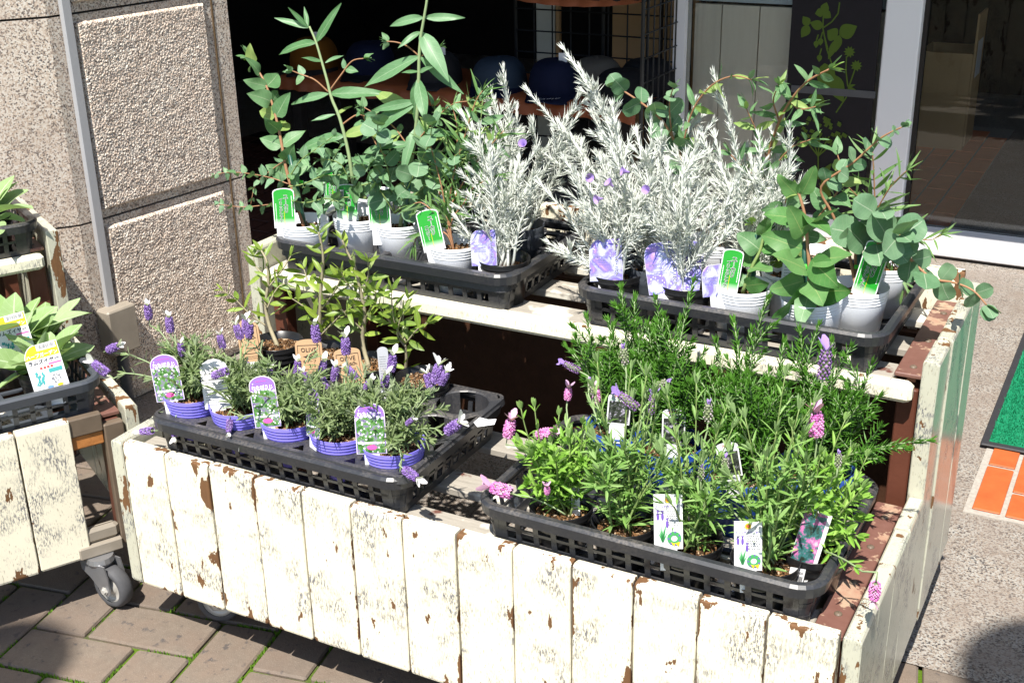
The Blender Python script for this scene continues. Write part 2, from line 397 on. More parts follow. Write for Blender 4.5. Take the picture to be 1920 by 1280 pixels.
def wata_card():
    n = N('lavender_photo_print'); co = n.coord('Object', True); v = n.voro(co, 190); a = n.noise(co, 120, 4, .6)
    c = n.ramp(a, [(.38,(.03,.10,.02)),(.5,(.10,.26,.05)),(.58,(.22,.19,.30)),(.66,(.10,.07,.20))])
    c = n.mix(n.step(v, .30, .24), c, (.84,.83,.88)); n.col(c); n.rough(.35, .5); return n.m
M['wata'] = wata_card()
M['wataviolet'] = plain('violet_tag_border', (.27,.14,.56), .35, .5, var=.06)
M['ink'] = plain('black_ink', (.02,.02,.022), .5, .3)
M['inkgrey'] = plain('grey_ink', (.22,.22,.24), .5, .3)
M['inkwhite'] = plain('white_ink', (.84,.84,.84), .5, .3, var=.02)
M['inkpurple'] = plain('purple_ink', (.15,.08,.38), .5, .3)
M['inkpink'] = plain('pink_ink', (.74,.10,.34), .5, .3)
M['inkgreen'] = plain('green_ink', (.06,.32,.10), .5, .3)
M['inkyellow'] = plain('yellow_ink', (.80,.55,.02), .5, .3, var=.04)
M['inkteal'] = plain('teal_ink', (.05,.32,.32), .5, .3)
M['inkred'] = plain('red_ink', (.62,.06,.05), .5, .3)
M['inkblue'] = plain('blue_ink', (.15,.30,.72), .5, .3)
M['kraft'] = plain('kraft_card', (.50,.32,.18), .75, .2, var=.06, scale=80)
M['greycard'] = plain('grey_tag_back', (.42,.43,.46), .5, .4, var=.03)
def herb_card():
    n = N('herb_photo_print'); co = n.coord('Object', True); a = n.noise(co, 160, 5, .7)
    n.col(n.ramp(a, [(.4,(.01,.012,.01)),(.55,(.05,.06,.045)),(.62,(.30,.27,.36)),(.7,(.62,.60,.66))])); n.rough(.3, .5); return n.m
M['herb'] = herb_card()
def pink_card():
    n = N('pink_photo_print'); co = n.coord('Object', True); a = n.noise(co, 90, 4, .6)
    n.col(n.ramp(a, [(.35,(.02,.03,.02)),(.5,(.04,.16,.16)),(.58,(.55,.12,.36)),(.7,(.8,.45,.5))])); n.rough(.3, .5); return n.m
M['pinkphoto'] = pink_card()

# ------------------------------------------------------------------ lettering (all strings turned to meshes in one go)
TEXT = {}
def want(*items):
    for body, off in items: TEXT[(body, off)] = None
def vert(s): return '\n'.join(s.replace('ー', '｜'))
VT = [vert('ユーカリ'), vert('ブリッジシアナ'), vert('グニー'), vert('ニコリー'), vert('エレモフィラ・ニベア')]
for t_ in VT: want((t_, 0.0), (t_, .018), (t_, .055))
for t_ in ['わたぼうし', 'ハーブガーデン', 'ラムズイヤー', 'フレンチラベンダー', 'ハーブ& ハーブス', 'OLIVE', 'HERB', 'ローズマリー', '¥400', 'Eremophila\nnivea', 'e  Dale', 'フレンチラベンダー ', 'オリーブ', '310']: want((t_, 0.0))
want(('わたぼうし', .03), ('ラムズイヤー', .02), ('ハーブガーデン', .02), ('フレンチラベンダー', .015))
def make_texts():
    os_ = []
    for (b, off) in TEXT:
        c = bpy.data.curves.new('t', 'FONT'); c.body = b; c.resolution_u = 2; c.align_x = 'CENTER'; c.align_y = 'CENTER'; c.offset = off
        c.space_line = .88
        o = bpy.data.objects.new('t', c); C.objects.link(o); os_.append(((b, off), o))
    dg = bpy.context.evaluated_depsgraph_get()
    for k, o in os_:
        me = bpy.data.meshes.new_from_object(o.evaluated_get(dg))
        vs_ = [v.co.copy() for v in me.vertices]
        x0 = min(v.x for v in vs_); x1 = max(v.x for v in vs_); y0 = min(v.y for v in vs_); y1 = max(v.y for v in vs_)
        TEXT[k] = ([(v.x-(x0+x1)/2, v.y-(y0+y1)/2) for v in vs_], [tuple(p.vertices) for p in me.polygons], x1-x0, y1-y0)
        bpy.data.meshes.remove(me)
    for k, o in os_:
        c = o.data; bpy.data.objects.remove(o); bpy.data.curves.remove(c)
make_texts()
def put_text(mb, body, off, cx, cz, w=None, h=None, y=-.0008, rot=0.0, base=None):
    vs_, fs, tw, th = TEXT[(body, off)]
    tw0, th0 = (TEXT[(body, 0.0)][2], TEXT[(body, 0.0)][3])
    s = (w / tw0) if w else (h / th0)
    ca, sa = cos(rot), sin(rot)
    mb.add([(cx + s*(x*ca - z*sa), y, cz + s*(x*sa + z*ca)) for x, z in vs_], fs)
# ================================================================== SETTING
g = MB(); g.poly([(-30,-30,-.03),(30,-30,-.03),(30,30,-.03),(-30,30,-.03)])
tag(g.build('ground', M['granite_floor']), kind='structure')
g = MB(); g.poly([(-3,.507,0),(4,.507,0),(4,2.8,0),(-3,2.8,0)])
tag(g.build('granite_pavement', M['granite_floor']), kind='structure')
g = MB(); g.poly([(-3,-4,-.010),(4,-4,-.010),(4,.510,-.010),(-3,.510,-.010)])
brick_paving = tag(g.build('brick_paving', M['moss']), kind='structure')
A_ = .109; ang = R(10.6); org = V((-.096,-.064)) - A_*V((cos(ang)-sin(ang), sin(ang)+cos(ang)))
def brick_mesh(k):
    r = random.Random(k); mb = MB(); mb.bbox((-A_+.0035, -A_/2+.0035, -.02), (A_-.0035, A_/2-.0035, 0), .0035)
    mb.v = [(x+r.uniform(-.0009,.0009), y+r.uniform(-.0009,.0009), z) for x, y, z in mb.v]
    return mb.mesh('brick', M['paver'])
bm_ = [brick_mesh(k) for k in range(4)]
brick_edges = []
for i in range(-14, 18):
    for j in range(-12, 13):
        for typ in (0, 1):
            # lattice (1,1) and (2,-2)
            cx, cy = (i + 2*j, i - 2*j)
            c = V((cx+1, cy+.5)) if typ == 0 else V((cx+2.5, cy))
            w = org + A_*V((c.x*cos(ang)-c.y*sin(ang), c.x*sin(ang)+c.y*cos(ang)))
            if not (-.75 < w.x < 1.75 and -.75 < w.y < .60): continue
            a = ang + (0 if typ == 0 else pi/2)
            obj('brick', bm_[rnd.randrange(4)], brick_paving, (w.x, w.y, -.0022+rnd.uniform(-.0008,.0008)), (rnd.gauss(0,.004), rnd.gauss(0,.004), a + (pi if rnd.random() < .5 else 0)))
            if (w.x < .6 or w.y > .3) and w.y < .47: brick_edges.append((w, a))
ms = MB()
for w, a in brick_edges:
    if rnd.random() < .2: continue
    for side in range(4):
        nn = 60 if side < 2 else 30
        for k in range(nn):
            t = rnd.uniform(-1, 1)
            lx, ly = ((t*A_, (A_/2)*(1 if side == 0 else -1)) if side < 2 else (A_*(1 if side == 2 else -1), t*A_/2))
            p = w + V((lx*cos(a)-ly*sin(a), lx*sin(a)+ly*cos(a)))
            if mnoise.noise(V((p.x*9, p.y*9, 3.0))) < .02: continue
            p += V((rnd.gauss(0,.0017), rnd.gauss(0,.0017)))
            h = rnd.uniform(-.004,.0015); s = rnd.uniform(.0012,.003); q = rnd.uniform(0, 6.28)
            b = [V((p.x+s*cos(q+e), p.y+s*sin(q+e), -.009)) for e in (0,2.1,4.2)]
            ms.add(b + [V((p.x, p.y, h))], [(0,1,3),(1,2,3),(2,0,3)], rnd.random())
o = stuff(ms.build('moss', M['mossleaf'], None)); tag(o, 'bright green moss growing in the joints of the brick paving', 'moss')

# orange tile strip with mat on it
g = MB(); g.box((1.215,1.055,-.01), (2.2,2.6,.003)); tile_strip = tag(g.build('tile_strip', M['mortar']), kind='structure')
tm = MB(); tm.bbox((-.0275,-.1,0), (.0275,.1,.0045), .002); tme = tm.mesh('tile', M['orange'])
for c in range(11):
    for r_ in range(7):
        y = 1.172 + r_*.211 - (.105 if c % 2 else 0)
        if y < 1.1:
            t2 = MB(); t2.bbox((-.0275,-.05,0), (.0275,.05,.0045), .002); obj('tile', t2.mesh('tile', M['orange']), tile_strip, (1.257+c*.0652, 1.118, .003)); continue
        obj('tile', tme, tile_strip, (1.257+c*.0652+rnd.uniform(-.001,.001), y, .003))
t = thing('entrance_mat', 'green turf door mat with dark rubber edge on the orange tiles', 'mat', (1.2,1.36,.0085))
mb = MB(); mb.bbox((0,0,0), (1.0,.95,.006), .003); mb.build('rubber_base', M['matedge'], t)
mb = MB(); mb.box((.017,.017,.004), (.98,.93,.0075)); mb.build('turf_backing', M['turf'], t)
mb = MB()
for k in range(16000):
    x = rnd.uniform(.018,.32); y = rnd.uniform(.018,.90); h = rnd.uniform(.005,.010); q = rnd.uniform(0,6.28); s = .0016
    d = V((rnd.gauss(0,.003), rnd.gauss(0,.003), h))
    mb.add([V((x-s*cos(q),y-s*sin(q),.007)), V((x+s*cos(q),y+s*sin(q),.007)), V((x,y,.007))+d], [(0,1,2)], rnd.random())
stuff(mb.build('turf_fibres', M['turf'], t))

# ------------------------------------------------------------------ granite pillar
pil = thing('granite_pillar', 'pinkish granite pillar with bush-hammered panels beside the dark shop opening', 'pillar', (-.73,.70,0))
P0 = V((-.669,1.144)); P1 = V((-.728,.700)); P2 = V((-.7375,.647)); P3 = V((-1.2,.030))
def rel(p, z): return (p.x+.73, p.y-.70, z)
def prism(poly, z0, z1):
    mb = MB(); n = len(poly)
    mb.add([rel(p, z0) for p in poly] + [rel(p, z1) for p in poly], [tuple(range(n-1,-1,-1)), tuple(range(n,2*n))] + [(i,(i+1)%n,(i+1)%n+n,i+n) for i in range(n)])
    return mb
def inset(d):
    n0 = (P0-P1).normalized(); n0 = V((n0.y,-n0.x)); n1 = (P1-P2).normalized(); n1 = V((n1.y,-n1.x)); n2 = (P2-P3).normalized(); n2 = V((n2.y,-n2.x))
    return P0-n0*d, P1-(n0+n1)*.5*d, P2-(n1+n2)*.5*d, P3-n2*d
BK = [V((-1.5,.2)), V((-1.3,1.2))]
a, b, c, d = inset(.010)
prism([d, c, b, a, V((-.75,1.15)), V((-1.28,1.19)), V((-1.48,.2))], 0, 2.4).build('pillar_core', M['dark'], pil)
zc = [0.0, .473, .945, 1.42, 1.9, 2.4]
nP = (P0-P1).normalized(); nN = V((nP.y,-nP.x))
def slab2(name, p, q, z0, z1, back, m):
    e = (q-p).normalized(); nn = V((e.y,-e.x)); g_ = .0025
    pp = p+e*g_*.2; qq = q-e*g_*.2
    prism([pp, qq, qq-nn*back, pp-nn*back][::1], z0+g_, z1-g_).build(name, m, pil)
for k in range(5):
    z0, z1 = zc[k], zc[k+1]
    slab2('left_slab', P3, P2, z0, z1, .03, M['granite'])
    slab2('corner_slab', P2, P1, z0, z1, .02, M['granite'])
    slab2('panel_frame', P1, P0-nP*.042, z0, z1, .02, M['granite'])
    slab2('edge_strip', P0-nP*.038, P0+nP*.012, z0, z1, .06, M['granite'])
    # bush hammered field: real displaced relief
    if k < 3:
        zt = min(z1, 1.15); u0, u1 = .008, .379; w0, w1 = z0+.022, zt-.018
        nx = int((u1-u0)/.0022); nz = int((w1-w0)/.0022); mb = MB(); vs_ = []; fs = []
        for iz in range(nz+1):
            for ix in range(nx+1):
                u = u0+(u1-u0)*ix/nx; w = w0+(w1-w0)*iz/nz
                ed = min(u-u0, u1-u, w-w0, w1-w)
                h = .0115*min(1, ed/.006)**.6 if ed > 1e-6 else -.002
                if ed > 1e-6: h += .0017*mnoise.noise(V((u*230, w*230, k*7.0))) + .0010*mnoise.noise(V((u*420, w*420, k*3.0))) + .0012*mnoise.noise(V((u*50, w*50, 1.0)))
                pt = P1 + nP*u + nN*h; vs_.append(rel(pt, w))
        for iz in range(nz):
            for ix in range(nx):
                i = iz*(nx+1)+ix; fs.append((i, i+1, i+nx+2, i+nx+1))
        mb.add(vs_, fs); mb.build('rough_panel', M['granite_rough'], pil)
# brass-coloured sealant line at the panel edge
mb = MB(); p = P0-nP*.040+nN*.001
mb.box((p.x+.73-.002,p.y-.70-.002,0),(p.x+.73+.002,p.y-.70+.002,2.3)); mb.build('seal_line', M['sealant'], pil)

# conduit on the pillar
cd = thing('wall_conduit', 'grey square cable conduit with beige junction box on the granite pillar', 'conduit', (-.72,.70,0))
cp = P1 + nP*.004; e = nP; nn = nN
def cbox(name, u0, u1, n0, n1, z0, z1, m, bev=.002):
    fr = Matrix(((e.x, nn.x, 0, P1.x+.72), (e.y, nn.y, 0, P1.y-.70), (0,0,1,0), (0,0,0,1)))
    mb = MB(); mb.bbox((u0,n0,z0),(u1,n1,z1), bev, m=fr); return mb.build(name, m, cd)
cbox('conduit', -.025, -.001, .001, .0145, .262, 2.3, M['conduit'])
jb = cbox('junction_box', -.052, .030, .001, .048, .150, .264, M['boxbeige'], .004)
mb = MB()
base = P1 - nP*.012 + nN*.022
path = [(base.x+.72, base.y-.70, .152 - .006*k) for k in range(26)]
mb.tube(path, [(.015 if k % 2 else .0125) for k in range(26)], 10); mb.build('corrugated_pipe', M['greyplastic'], cd, True)

# ------------------------------------------------------------------ shop
shop = thing('shop_building', 'dark open shop interior behind the plant carts', 'shop', (0,2.8,0))
def sbox(name, lo, hi, m, par=shop, off=(0,2.8,0)):
    mb = MB(); mb.box(tuple(a-b for a,b in zip(lo,off)), tuple(a-b for a,b in zip(hi,off))); return mb.build(name, m, par)
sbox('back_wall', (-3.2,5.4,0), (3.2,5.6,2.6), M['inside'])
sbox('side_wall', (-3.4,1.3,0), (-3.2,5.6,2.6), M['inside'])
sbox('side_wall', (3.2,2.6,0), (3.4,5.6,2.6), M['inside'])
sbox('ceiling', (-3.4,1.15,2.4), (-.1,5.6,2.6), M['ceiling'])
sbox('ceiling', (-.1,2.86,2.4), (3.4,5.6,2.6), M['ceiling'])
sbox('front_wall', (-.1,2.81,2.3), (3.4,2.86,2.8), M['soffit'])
sbox('shade_lintel', (-3.4,.93,1.95), (.18,1.15,3.2), M['ceiling'])  # unseen beam, sized to keep the sun off the passage and table
sbox('shade_canopy', (-.1,1.16,2.8), (3.4,2.86,2.92), M['soffit'])  # unseen overhang added above; height and front edge set the shade line
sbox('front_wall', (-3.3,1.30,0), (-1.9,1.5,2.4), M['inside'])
g = MB(); g.poly([(-3.2,2.8,.001),(3.2,2.8,.001),(3.2,5.4,.001),(-3.2,5.4,.001)]); tag(g.build('shop_floor', M['granite_floor']), kind='structure')
# brick tile floor strips inside
g = MB(); g.box((.50,2.83,-.01),(.845,4.6,.004)); st_ = tag(g.build('inner_tile_floor', M['mortar']), kind='structure')
tm = MB(); tm.bbox((-.039,-.1,0), (.039,.1,.004), .002); tme2 = tm.mesh('tile', M['tile_in'])
for c in range(4):
    for r_ in range(8): obj('tile', tme2, st_, (.547+c*.0855, 2.94+r_*.209-(.104 if c % 2 else 0), .004))
tme3 = tm.mesh('tile', M['tile_dark'])
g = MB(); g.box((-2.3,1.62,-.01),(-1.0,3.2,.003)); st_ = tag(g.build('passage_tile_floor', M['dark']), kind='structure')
for c in range(15):
    for r_ in range(7): obj('tile', tme3, st_, (-2.25+c*.0855, 1.74+r_*.209-(.104 if c % 2 else 0), .003))

win = thing('shop_window', 'shop window with washed wooden boards behind its glass', 'window', (.14,2.75,0))
wo = (.14,2.75,0)
sbox('frame', (-.085,2.735,0), (-.045,2.80,2.3), M['whitemetal'], win, wo)
sbox('frame', (-.045,2.735,0), (.617,2.80,.07), M['whitemetal'], win, wo)
sbox('frame', (-.045,2.735,2.15), (.617,2.80,2.3), M['whitemetal'], win, wo)
for x0, x1 in ((-.044,.050),(.054,.182),(.186,.330),(.334,.47),(.474,.612)):
    sbox('board', (x0,2.83,.072), (x1,2.85,.735), M['boards'], win, wo)
sbox('upper_panel', (-.044,2.832,.745), (.612,2.85,2.14), plain('pale_blue_panel', (.50,.58,.62), .5, .4), win, wo)
sbox('pane', (-.0448,2.762,.0705), (.6165,2.767,2.149), M['glass'], win, wo)

door = thing('sliding_door', 'white aluminium framed sliding glass door at the right of the shop front', 'door', (1.3,2.75,0))
do = (1.3,2.75,0)
mb = MB(); mb.bbox((.62-1.3,-.035,0),(.73-1.3,.06,2.3), .004); mb.build('post', M['whitemetal'], door)
mb = MB(); mb.bbox((.731-1.3,-.10,.012),(2.4-1.3,.05,.068), .004); mb.build('sill', M['whitemetal'], door)
sbox('sill_gap', (.74,2.66,0), (2.4,2.79,.0115), M['dark'], door, do)
mb = MB(); mb.box((.731-1.3,.005,.069),(.742-1.3,.04,2.25)); mb.build('gasket', M['dark'], door)
sbox('pane', (.7421,2.775,.0685), (2.39,2.780,2.25), M['glass'], door, do)
sbox('frame', (.7305,2.735,2.2505), (2.4,2.80,2.3), M['whitemetal'], door, do)

t = thing('hanging_banner', 'dark hanging banner printed with green strawberry and flower silhouettes', 'banner', (.46,2.73,.07))
bo = (.46,2.73,.07)
sbox('cloth', (.322,2.722,.08), (.606,2.726,1.3), M['banner'], t, bo)
sbox('tape', (.338,2.7195,.482), (.612,2.7215,.505), M['tape'], t, bo)
pr = MB(); lay = [0]
def leafp(x, z, ang_, L, w, n=10):
    pts = []
    for s_ in (1, -1):
        for k in range(n+1):
            v = k/n if s_ == 1 else 1-k/n
            hw = w*sin(pi*v**.75)*s_
            if (k == 0 or k == n) and s_ == -1: continue
            pts.append((x+L*v*cos(ang_)-hw*sin(ang_), 0, z+L*v*sin(ang_)+hw*cos(ang_)))
    lay[0] += 1; pr.poly([(p[0]-.46, 2.7214-2.73-lay[0]*.000025, p[2]-.07) for p in pts][::-1])
def stroke(pts, w=.0022):
    for (x0,z0),(x1,z1) in zip(pts[:-1], pts[1:]):
        d_ = V((x1-x0,z1-z0)).normalized(); n_ = V((-d_.y,d_.x))*w
        lay[0] += 1; pr.poly([(a_-.46, 2.7214-2.73-lay[0]*.000025, c_-.07) for a_, c_ in ((x0-n_.x,z0-n_.y),(x1-n_.x,z1-n_.y),(x1+n_.x,z1+n_.y),(x0+n_.x,z0+n_.y))])
PXW = lambda px, py: (.313 + (px-1485)*.001729 + (py)*.00007, .775 - py*.00174)     # scale of the print on the cloth
def S_(pts): stroke([PXW(*p) for p in pts])
def LF(px, py, a_, L, w): x, z = PXW(px, py); leafp(x, z, a_, L*.00173, w*.00173)
S_([(1578,0),(1576,20),(1565,35),(1549,47)]); S_([(1549,15),(1549,47),(1558,85),(1572,120),(1582,160)]); S_([(1560,85),(1552,60)])
LF(1549,18,R(75),18,8); LF(1549,18,R(195),16,8); LF(1549,18,R(-35),18,8); LF(1549,45,R(165),26,9); LF(1523,43,R(130),20,8); LF(1523,44,R(240),26,9)
LF(1580,58,R(30),36,14); LF(1576,62,R(150),22,13); LF(1580,58,R(262),32,8); LF(1576,66,R(250),40,7)
for (sx, sy) in ((1538,77),(1546,72),(1545,102)):
    LF(sx, sy-7, R(-90), 14, 5); S_([(sx,sy-7),(sx+3,sy-18)])
for (fx, fy) in ((1600,87),(1614,111)):
    for k in range(10): LF(fx, fy, k*pi/5, 11, 2.4)
S_([(1595,95),(1595,120),(1600,150)]); S_([(1611,120),(1602,150),(1598,170),(1580,200)]); LF(1601,150,R(20),14,2.5); LF(1601,152,R(-15),18,2.5)
LF(1555,110,R(-80),60,17); LF(1566,130,R(-60),58,16); LF(1545,165,R(-100),40,16)
rb = random.Random(3)
for k in range(46):
    px = 1500+rb.uniform(0,100); py = 208+rb.uniform(0,46)+abs(px-1550)*.25
    for q in range(4): LF(px, py, q*pi/2+.4, 4.5, 2)
for bx in (1515,1535,1552,1570,1590): S_([(bx,245),(1550,285)]); 
S_([(1550,280),(1552,330)])
for k in range(7): LF(1555+k*4, 330+k*6, R(60+k*12), 40, 7)
pr.build('print', M['bannergreen'], t)

t = thing('cardboard_box', 'open cardboard box standing inside the glass door', 'box', (.60,4.1,.008))
for lo, hi in (((-.11,0,0),(.10,.008,.40)),((-.11,.25,0),(.10,.258,.40)),((-.11,.009,0),(-.102,.249,.40)),((.092,.009,0),(.10,.249,.40))):
    mb = MB(); mb.box(lo, hi); mb.build('side', M['cardboard'], t)
mb = MB(); mb.box((.102,0,.02),(.11,.2,.56)); mb.build('flap', M['cardboard'], t)
mb = MB(); mb.box((.1115,.03,.30),(.1125,.15,.45)); mb.build('sticker', M['card'], t)

# low display table with cloth and caps, wire racks
t = thing('display_table', 'low display table holding caps in the dark shop', 'table', (-.8,2.62,0))
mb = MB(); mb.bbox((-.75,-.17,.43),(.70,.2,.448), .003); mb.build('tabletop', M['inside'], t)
for x in (-.7,.65):
    for y in (-.14,.17): mb = MB(); mb.bbox((x-.02,y-.02,.002),(x+.02,y+.02,.43), .002); mb.build('leg', M['inside'], t)
mb = MB(); vs_ = []; fs = []; nx = 110
for i in range(nx+1):
    x = -1.55+1.46*i/nx
    wv = .006*sin(i*.55)+.004*sin(i*1.31+1)
    for (y, z) in ((2.83,.4505),(2.46,.4505),(2.436,.446),(2.428+wv*.6,.425),(2.425+wv*1.4,.398+.004*sin(i*.21))): vs_.append((x+.8, y-2.62, z))
for i in range(nx):
    for k in range(4): fs.append((i*5+k, (i+1)*5+k, (i+1)*5+k+1, i*5+k+1))
mb.add(vs_, fs); o = mb.build('table_cloth', M['leather'], None, True, (-.8,2.62,0)); tag(o, 'rust brown cloth covering the low cap table', 'cloth')
mb = MB(); vs_ = []; fs = []
for i in range(61):
    x = -.62+.55*i/60; sag = .030*sin(pi*i/60)**.7
    for k, (y, z) in enumerate(((2.60,.80),(2.50,.80),(2.455,.795),(2.44+.006*sin(i*.8),.790-sag))): vs_.append((x, y, z))
for i in range(60):
    for k in range(3): fs.append((i*4+k, (i+1)*4+k, (i+1)*4+k+1, i*4+k+1))
mb.add(vs_, fs); o = mb.build('draped_cloth', M['leather'], None, True); tag(o, 'rust brown cloth draped over the upper shelf above the caps', 'cloth')
rk = thing('wire_rack', 'black wire grid display rack behind the caps', 'rack', (-.42,2.85,0))
mb = MB()
for k in range(10): x = -.33+k*.0745; mb.tube([(x,0,.05),(x,0,1.6)], .0030, 5)
for k in range(20): z = .06+k*.078; mb.tube([(-.33,-.003,z),(.34,-.003,z)], .0030, 5)
mb.build('back_grid', M['wire'], rk)
mb = MB()
for k in range(9): y = -.02-k*.0495; mb.tube([(.345,y,.05),(.345,y,1.6)], .0030, 5)
for k in range(20): z = .06+k*.078; mb.tube([(.348,-.42,z),(.348,-.01,z)], .0030, 5)
mb.build('side_grid', M['wire'], rk)
for (x, y) in ((-.335,.004),(.352,.004),(.352,-.43),(.02,.006)):
    mb = MB(); mb.tube([(x,y,0.002),(x,y,1.62)], .007, 6); mb.build('upright', M['wire'], rk)
mb = MB(); mb.box((-.33,-.40,.782),(.34,-.02,.79)); mb.build('shelf', M['inside'], rk)
t = thing('storage_board', 'tan board standing behind the wire rack', 'board', (-.25,3.05,.002))
mb = MB(); mb.bbox((-.20,0,0),(.14,.02,1.1), .003); mb.build('panel', M['tan'], t); mb = MB(); mb.box((-.005,-.003,.0),(.005,-.0005,1.1)); mb.build('seam', M['dark'], t)
t = thing('pale_board', 'narrow pale board behind the left end of the wire rack', 'board', (-.72,3.05,.002))
mb = MB(); mb.bbox((-.05,0,0),(.03,.02,1.1), .003); mb.build('panel', M['pale'], t); mb = MB(); mb.bbox((.034,0,0),(.05,.02,1.1), .002); mb.build('edge', M['tan'], t)

def cap(loc, yaw, mat, brimmat, label, w=.19, h=.115, text=None, sticker=False):
    t = thing('cap', label, 'cap', loc, (0,0,yaw), 'caps on the display table')
    mb = MB(); n = 28; rows = 9; vs_ = []; fs = []
    for i in range(rows):
        a = (pi/2)*i/(rows-1)
        for j in range(n):
            q = 2*pi*j/n; r_ = cos(a)**.5; seam = 1-.030*math.exp(-((((q/(pi/3)+.5) % 1)-.5)*9)**2)
            vs_.append((w/2*r_*cos(q)*seam, .55*w*r_*sin(q)*seam - (.008*sin(2*a) if sin(q) < 0 else 0), h*sin(a)*(1+.10*max(0,-sin(q))*cos(a))*(1-.05*cos(3*q)*cos(a))))
    for i in range(rows-1):
        for j in range(n): q = (j+1) % n; fs.append((i*n+j, i*n+q, (i+1)*n+q, (i+1)*n+j))
    mb.add(vs_, fs); mb.build('crown', mat, t, True)
    mb = MB(); vs_ = []; fs = []; n = 16
    for lay in (0, -.004):
        for i in range(n+1):
            q = pi + pi*i/n
            for k in range(5):
                s_ = k/4; x = w/2*cos(q)*(1+.02*s_); y = .55*w*sin(q) - s_*.07*abs(sin(q))**.6
                vs_.append((x, y, .012 - .020*abs(cos(q))*s_ - .006*s_ + lay))
    K = 5*(n+1)
    for i in range(n):
        for k in range(4):
            a = i*5+k; fs.append((a, a+1, a+6, a+5)); fs.append((K+a, K+a+5, K+a+6, K+a+1))
        a = i*5+4; fs.append((a, K+a, K+a+5, a+5))
    mb.add(vs_, fs); mb.build('brim', brimmat, t, True)
    mb = MB(); mb.lathe([(.0,.004),(.006,.003),(.008,0)][::-1], 10, (0,0,h-.001)); mb.build('button', mat, t, True)
    if text:
        mb = MB(); put_text(mb, text, 0.0, 0, 0, w=.11, y=0)
        mb.v = [(x, -.55*w*math.sqrt(max(0,1-(x/(w/2))**2))-.052*max(0.01,1-(x/(w/2))**2)**.3, z*.9+.0135+ .0) for x, y, z in mb.v]
        mb.v = [(x, y+z*-.8, .013) for x, y, z in mb.v]
        mb.build('lettering', M['inkwhite'], t)
    if sticker:
        mb = MB(); mb.box((.02,-.035,h*.96),(.05,-.033,h*.96+.03)); mb.build('price_sticker', M['card'], t)
    return t
CM = {k: plain(k+'_cap_cloth', c, .85, .15, var=.12, scale=120, bump=.3) for k, c in dict(steel=(.035,.052,.078), navy=(.008,.011,.033), beige=(.12,.105,.085), black=(.013,.013,.015), mustard=(.17,.065,.008), charcoal=(.03,.028,.03)).items()}
cap((-0.6675, 2.56, 0.452), R(14), CM['steel'], CM['navy'], 'steel blue cap with dark brim on the display table', .20, .105)
cap((-0.4349, 2.54, 0.452), R(10), CM['navy'], CM['navy'], 'navy cap with white script lettering on its brim', .19, .118, 'e  Dale', True)
cap((-0.3346, 2.66, 0.452), R(35), CM['beige'], CM['beige'], 'beige cap beside the navy cap', .19, .11)
cap((-0.1841, 2.54, 0.452), R(0), CM['black'], CM['black'], 'black cap at the front right of the cap table', .19, .10)
cap((-0.1611, 2.7, 0.452), R(-15), CM['black'], CM['black'], 'black cap at the back right corner against the wire rack', .19, .11)
cap((-0.9353, 2.57, 0.452), R(12), CM['charcoal'], CM['charcoal'], 'charcoal cap left of the steel blue cap', .19, .105, None, True)
cap((-1.5006, 2.6, 0.452), R(10), CM['mustard'], CM['charcoal'], 'mustard cap far left in the dark shop', .19, .12, None, True)
cap((-1.2403, 2.6, 0.452), R(5), CM['navy'], CM['black'], 'dark blue cap between the mustard and charcoal caps', .19, .12)

# unseen globes on poles added behind the viewer to cast the near corner shadows
def shadow_caster(gx, gy, H, r_, label):
    x = gx - SUN.x/(-SUN.z)*H; y = gy - SUN.y/(-SUN.z)*H
    t = thing('shadow_caster', label, 'shadow caster', (x,y,0), group='added shadow casters behind the viewer')
    mb = MB(); mb.lathe([(.07,-.03),(.07,.15),(.04,.2),(.035,H-r_-.03),(.06,H-r_)], 16); mb.build('pole', M['brownmetal'], t, True)
    mb = MB(); mb.lathe([(max(.001, r_*cos(a)), H+r_*sin(a)) for a in [-pi/2+pi*k/14 for k in range(15)]], 24); mb.build('globe', M['card'], t, True)
shadow_caster(-.165,-.20, 4.0, .125, 'added unseen globe on a pole shading the bricks at lower left')
shadow_caster(1.455,.555, 4.0, .165, 'added unseen globe on a pole shading the granite at lower right')
# ================================================================== CARTS
LEN, H0, H1, Y2, H2B, H2T, H3, YB = 1.2, .10, .375, .387, .527, .556, .598, .745
def plank_mesh(w, t, z0, z1, mat, seed, bev=.005, roundx=0):
    r = random.Random(seed); mb = MB()
    b = .0016; top = z1 + r.uniform(-.0008,.0008)
    def ring(z, ix, iy): return [(-w/2+ix+b,iy,z),(w/2-ix-b,iy,z),(w/2-ix,iy+b,z),(w/2-ix,t-iy-b,z),(w/2-ix-b,t-iy,z),(-w/2+ix+b,t-iy,z),(-w/2+ix,t-iy-b,z),(-w/2+ix,iy+b,z)]
    lv = [(z0,.0015,.001)] + [(z0+.004+(top-bev-z0-.004)*k/4,0,0) for k in range(5)] + [(top-bev*.30,.0003,bev*.25),(top,.0010,bev*.6)]
    vs_ = []
    for k, (z, ix, iy) in enumerate(lv):
        j = r.uniform(-.0009,.0009)
        vs_ += [(x+r.uniform(-.0004,.0004), y+j*.6, zz + (r.uniform(-.0012,.0012) if k == len(lv)-1 else 0)) for x, y, zz in ring(z, ix, iy)]
    fs = [tuple(range(7,-1,-1)), tuple(range(8*(len(lv)-1), 8*len(lv)))]
    for k in range(len(lv)-1):
        for i in range(8): q = (i+1) % 8; fs.append((k*8+i, k*8+q, k*8+8+q, k*8+8+i))
    mb.add(vs_, fs); return mb.mesh('plank', mat)
PW = LEN/13
PL_front = [plank_mesh(PW-.0028, .022, H0, H1, M['paint'], 10+k) for k in range(4)]
PL_low = [plank_mesh(.0965, .024, H0, H1, M['paint_shaded_side'], 30+k) for k in range(2)]
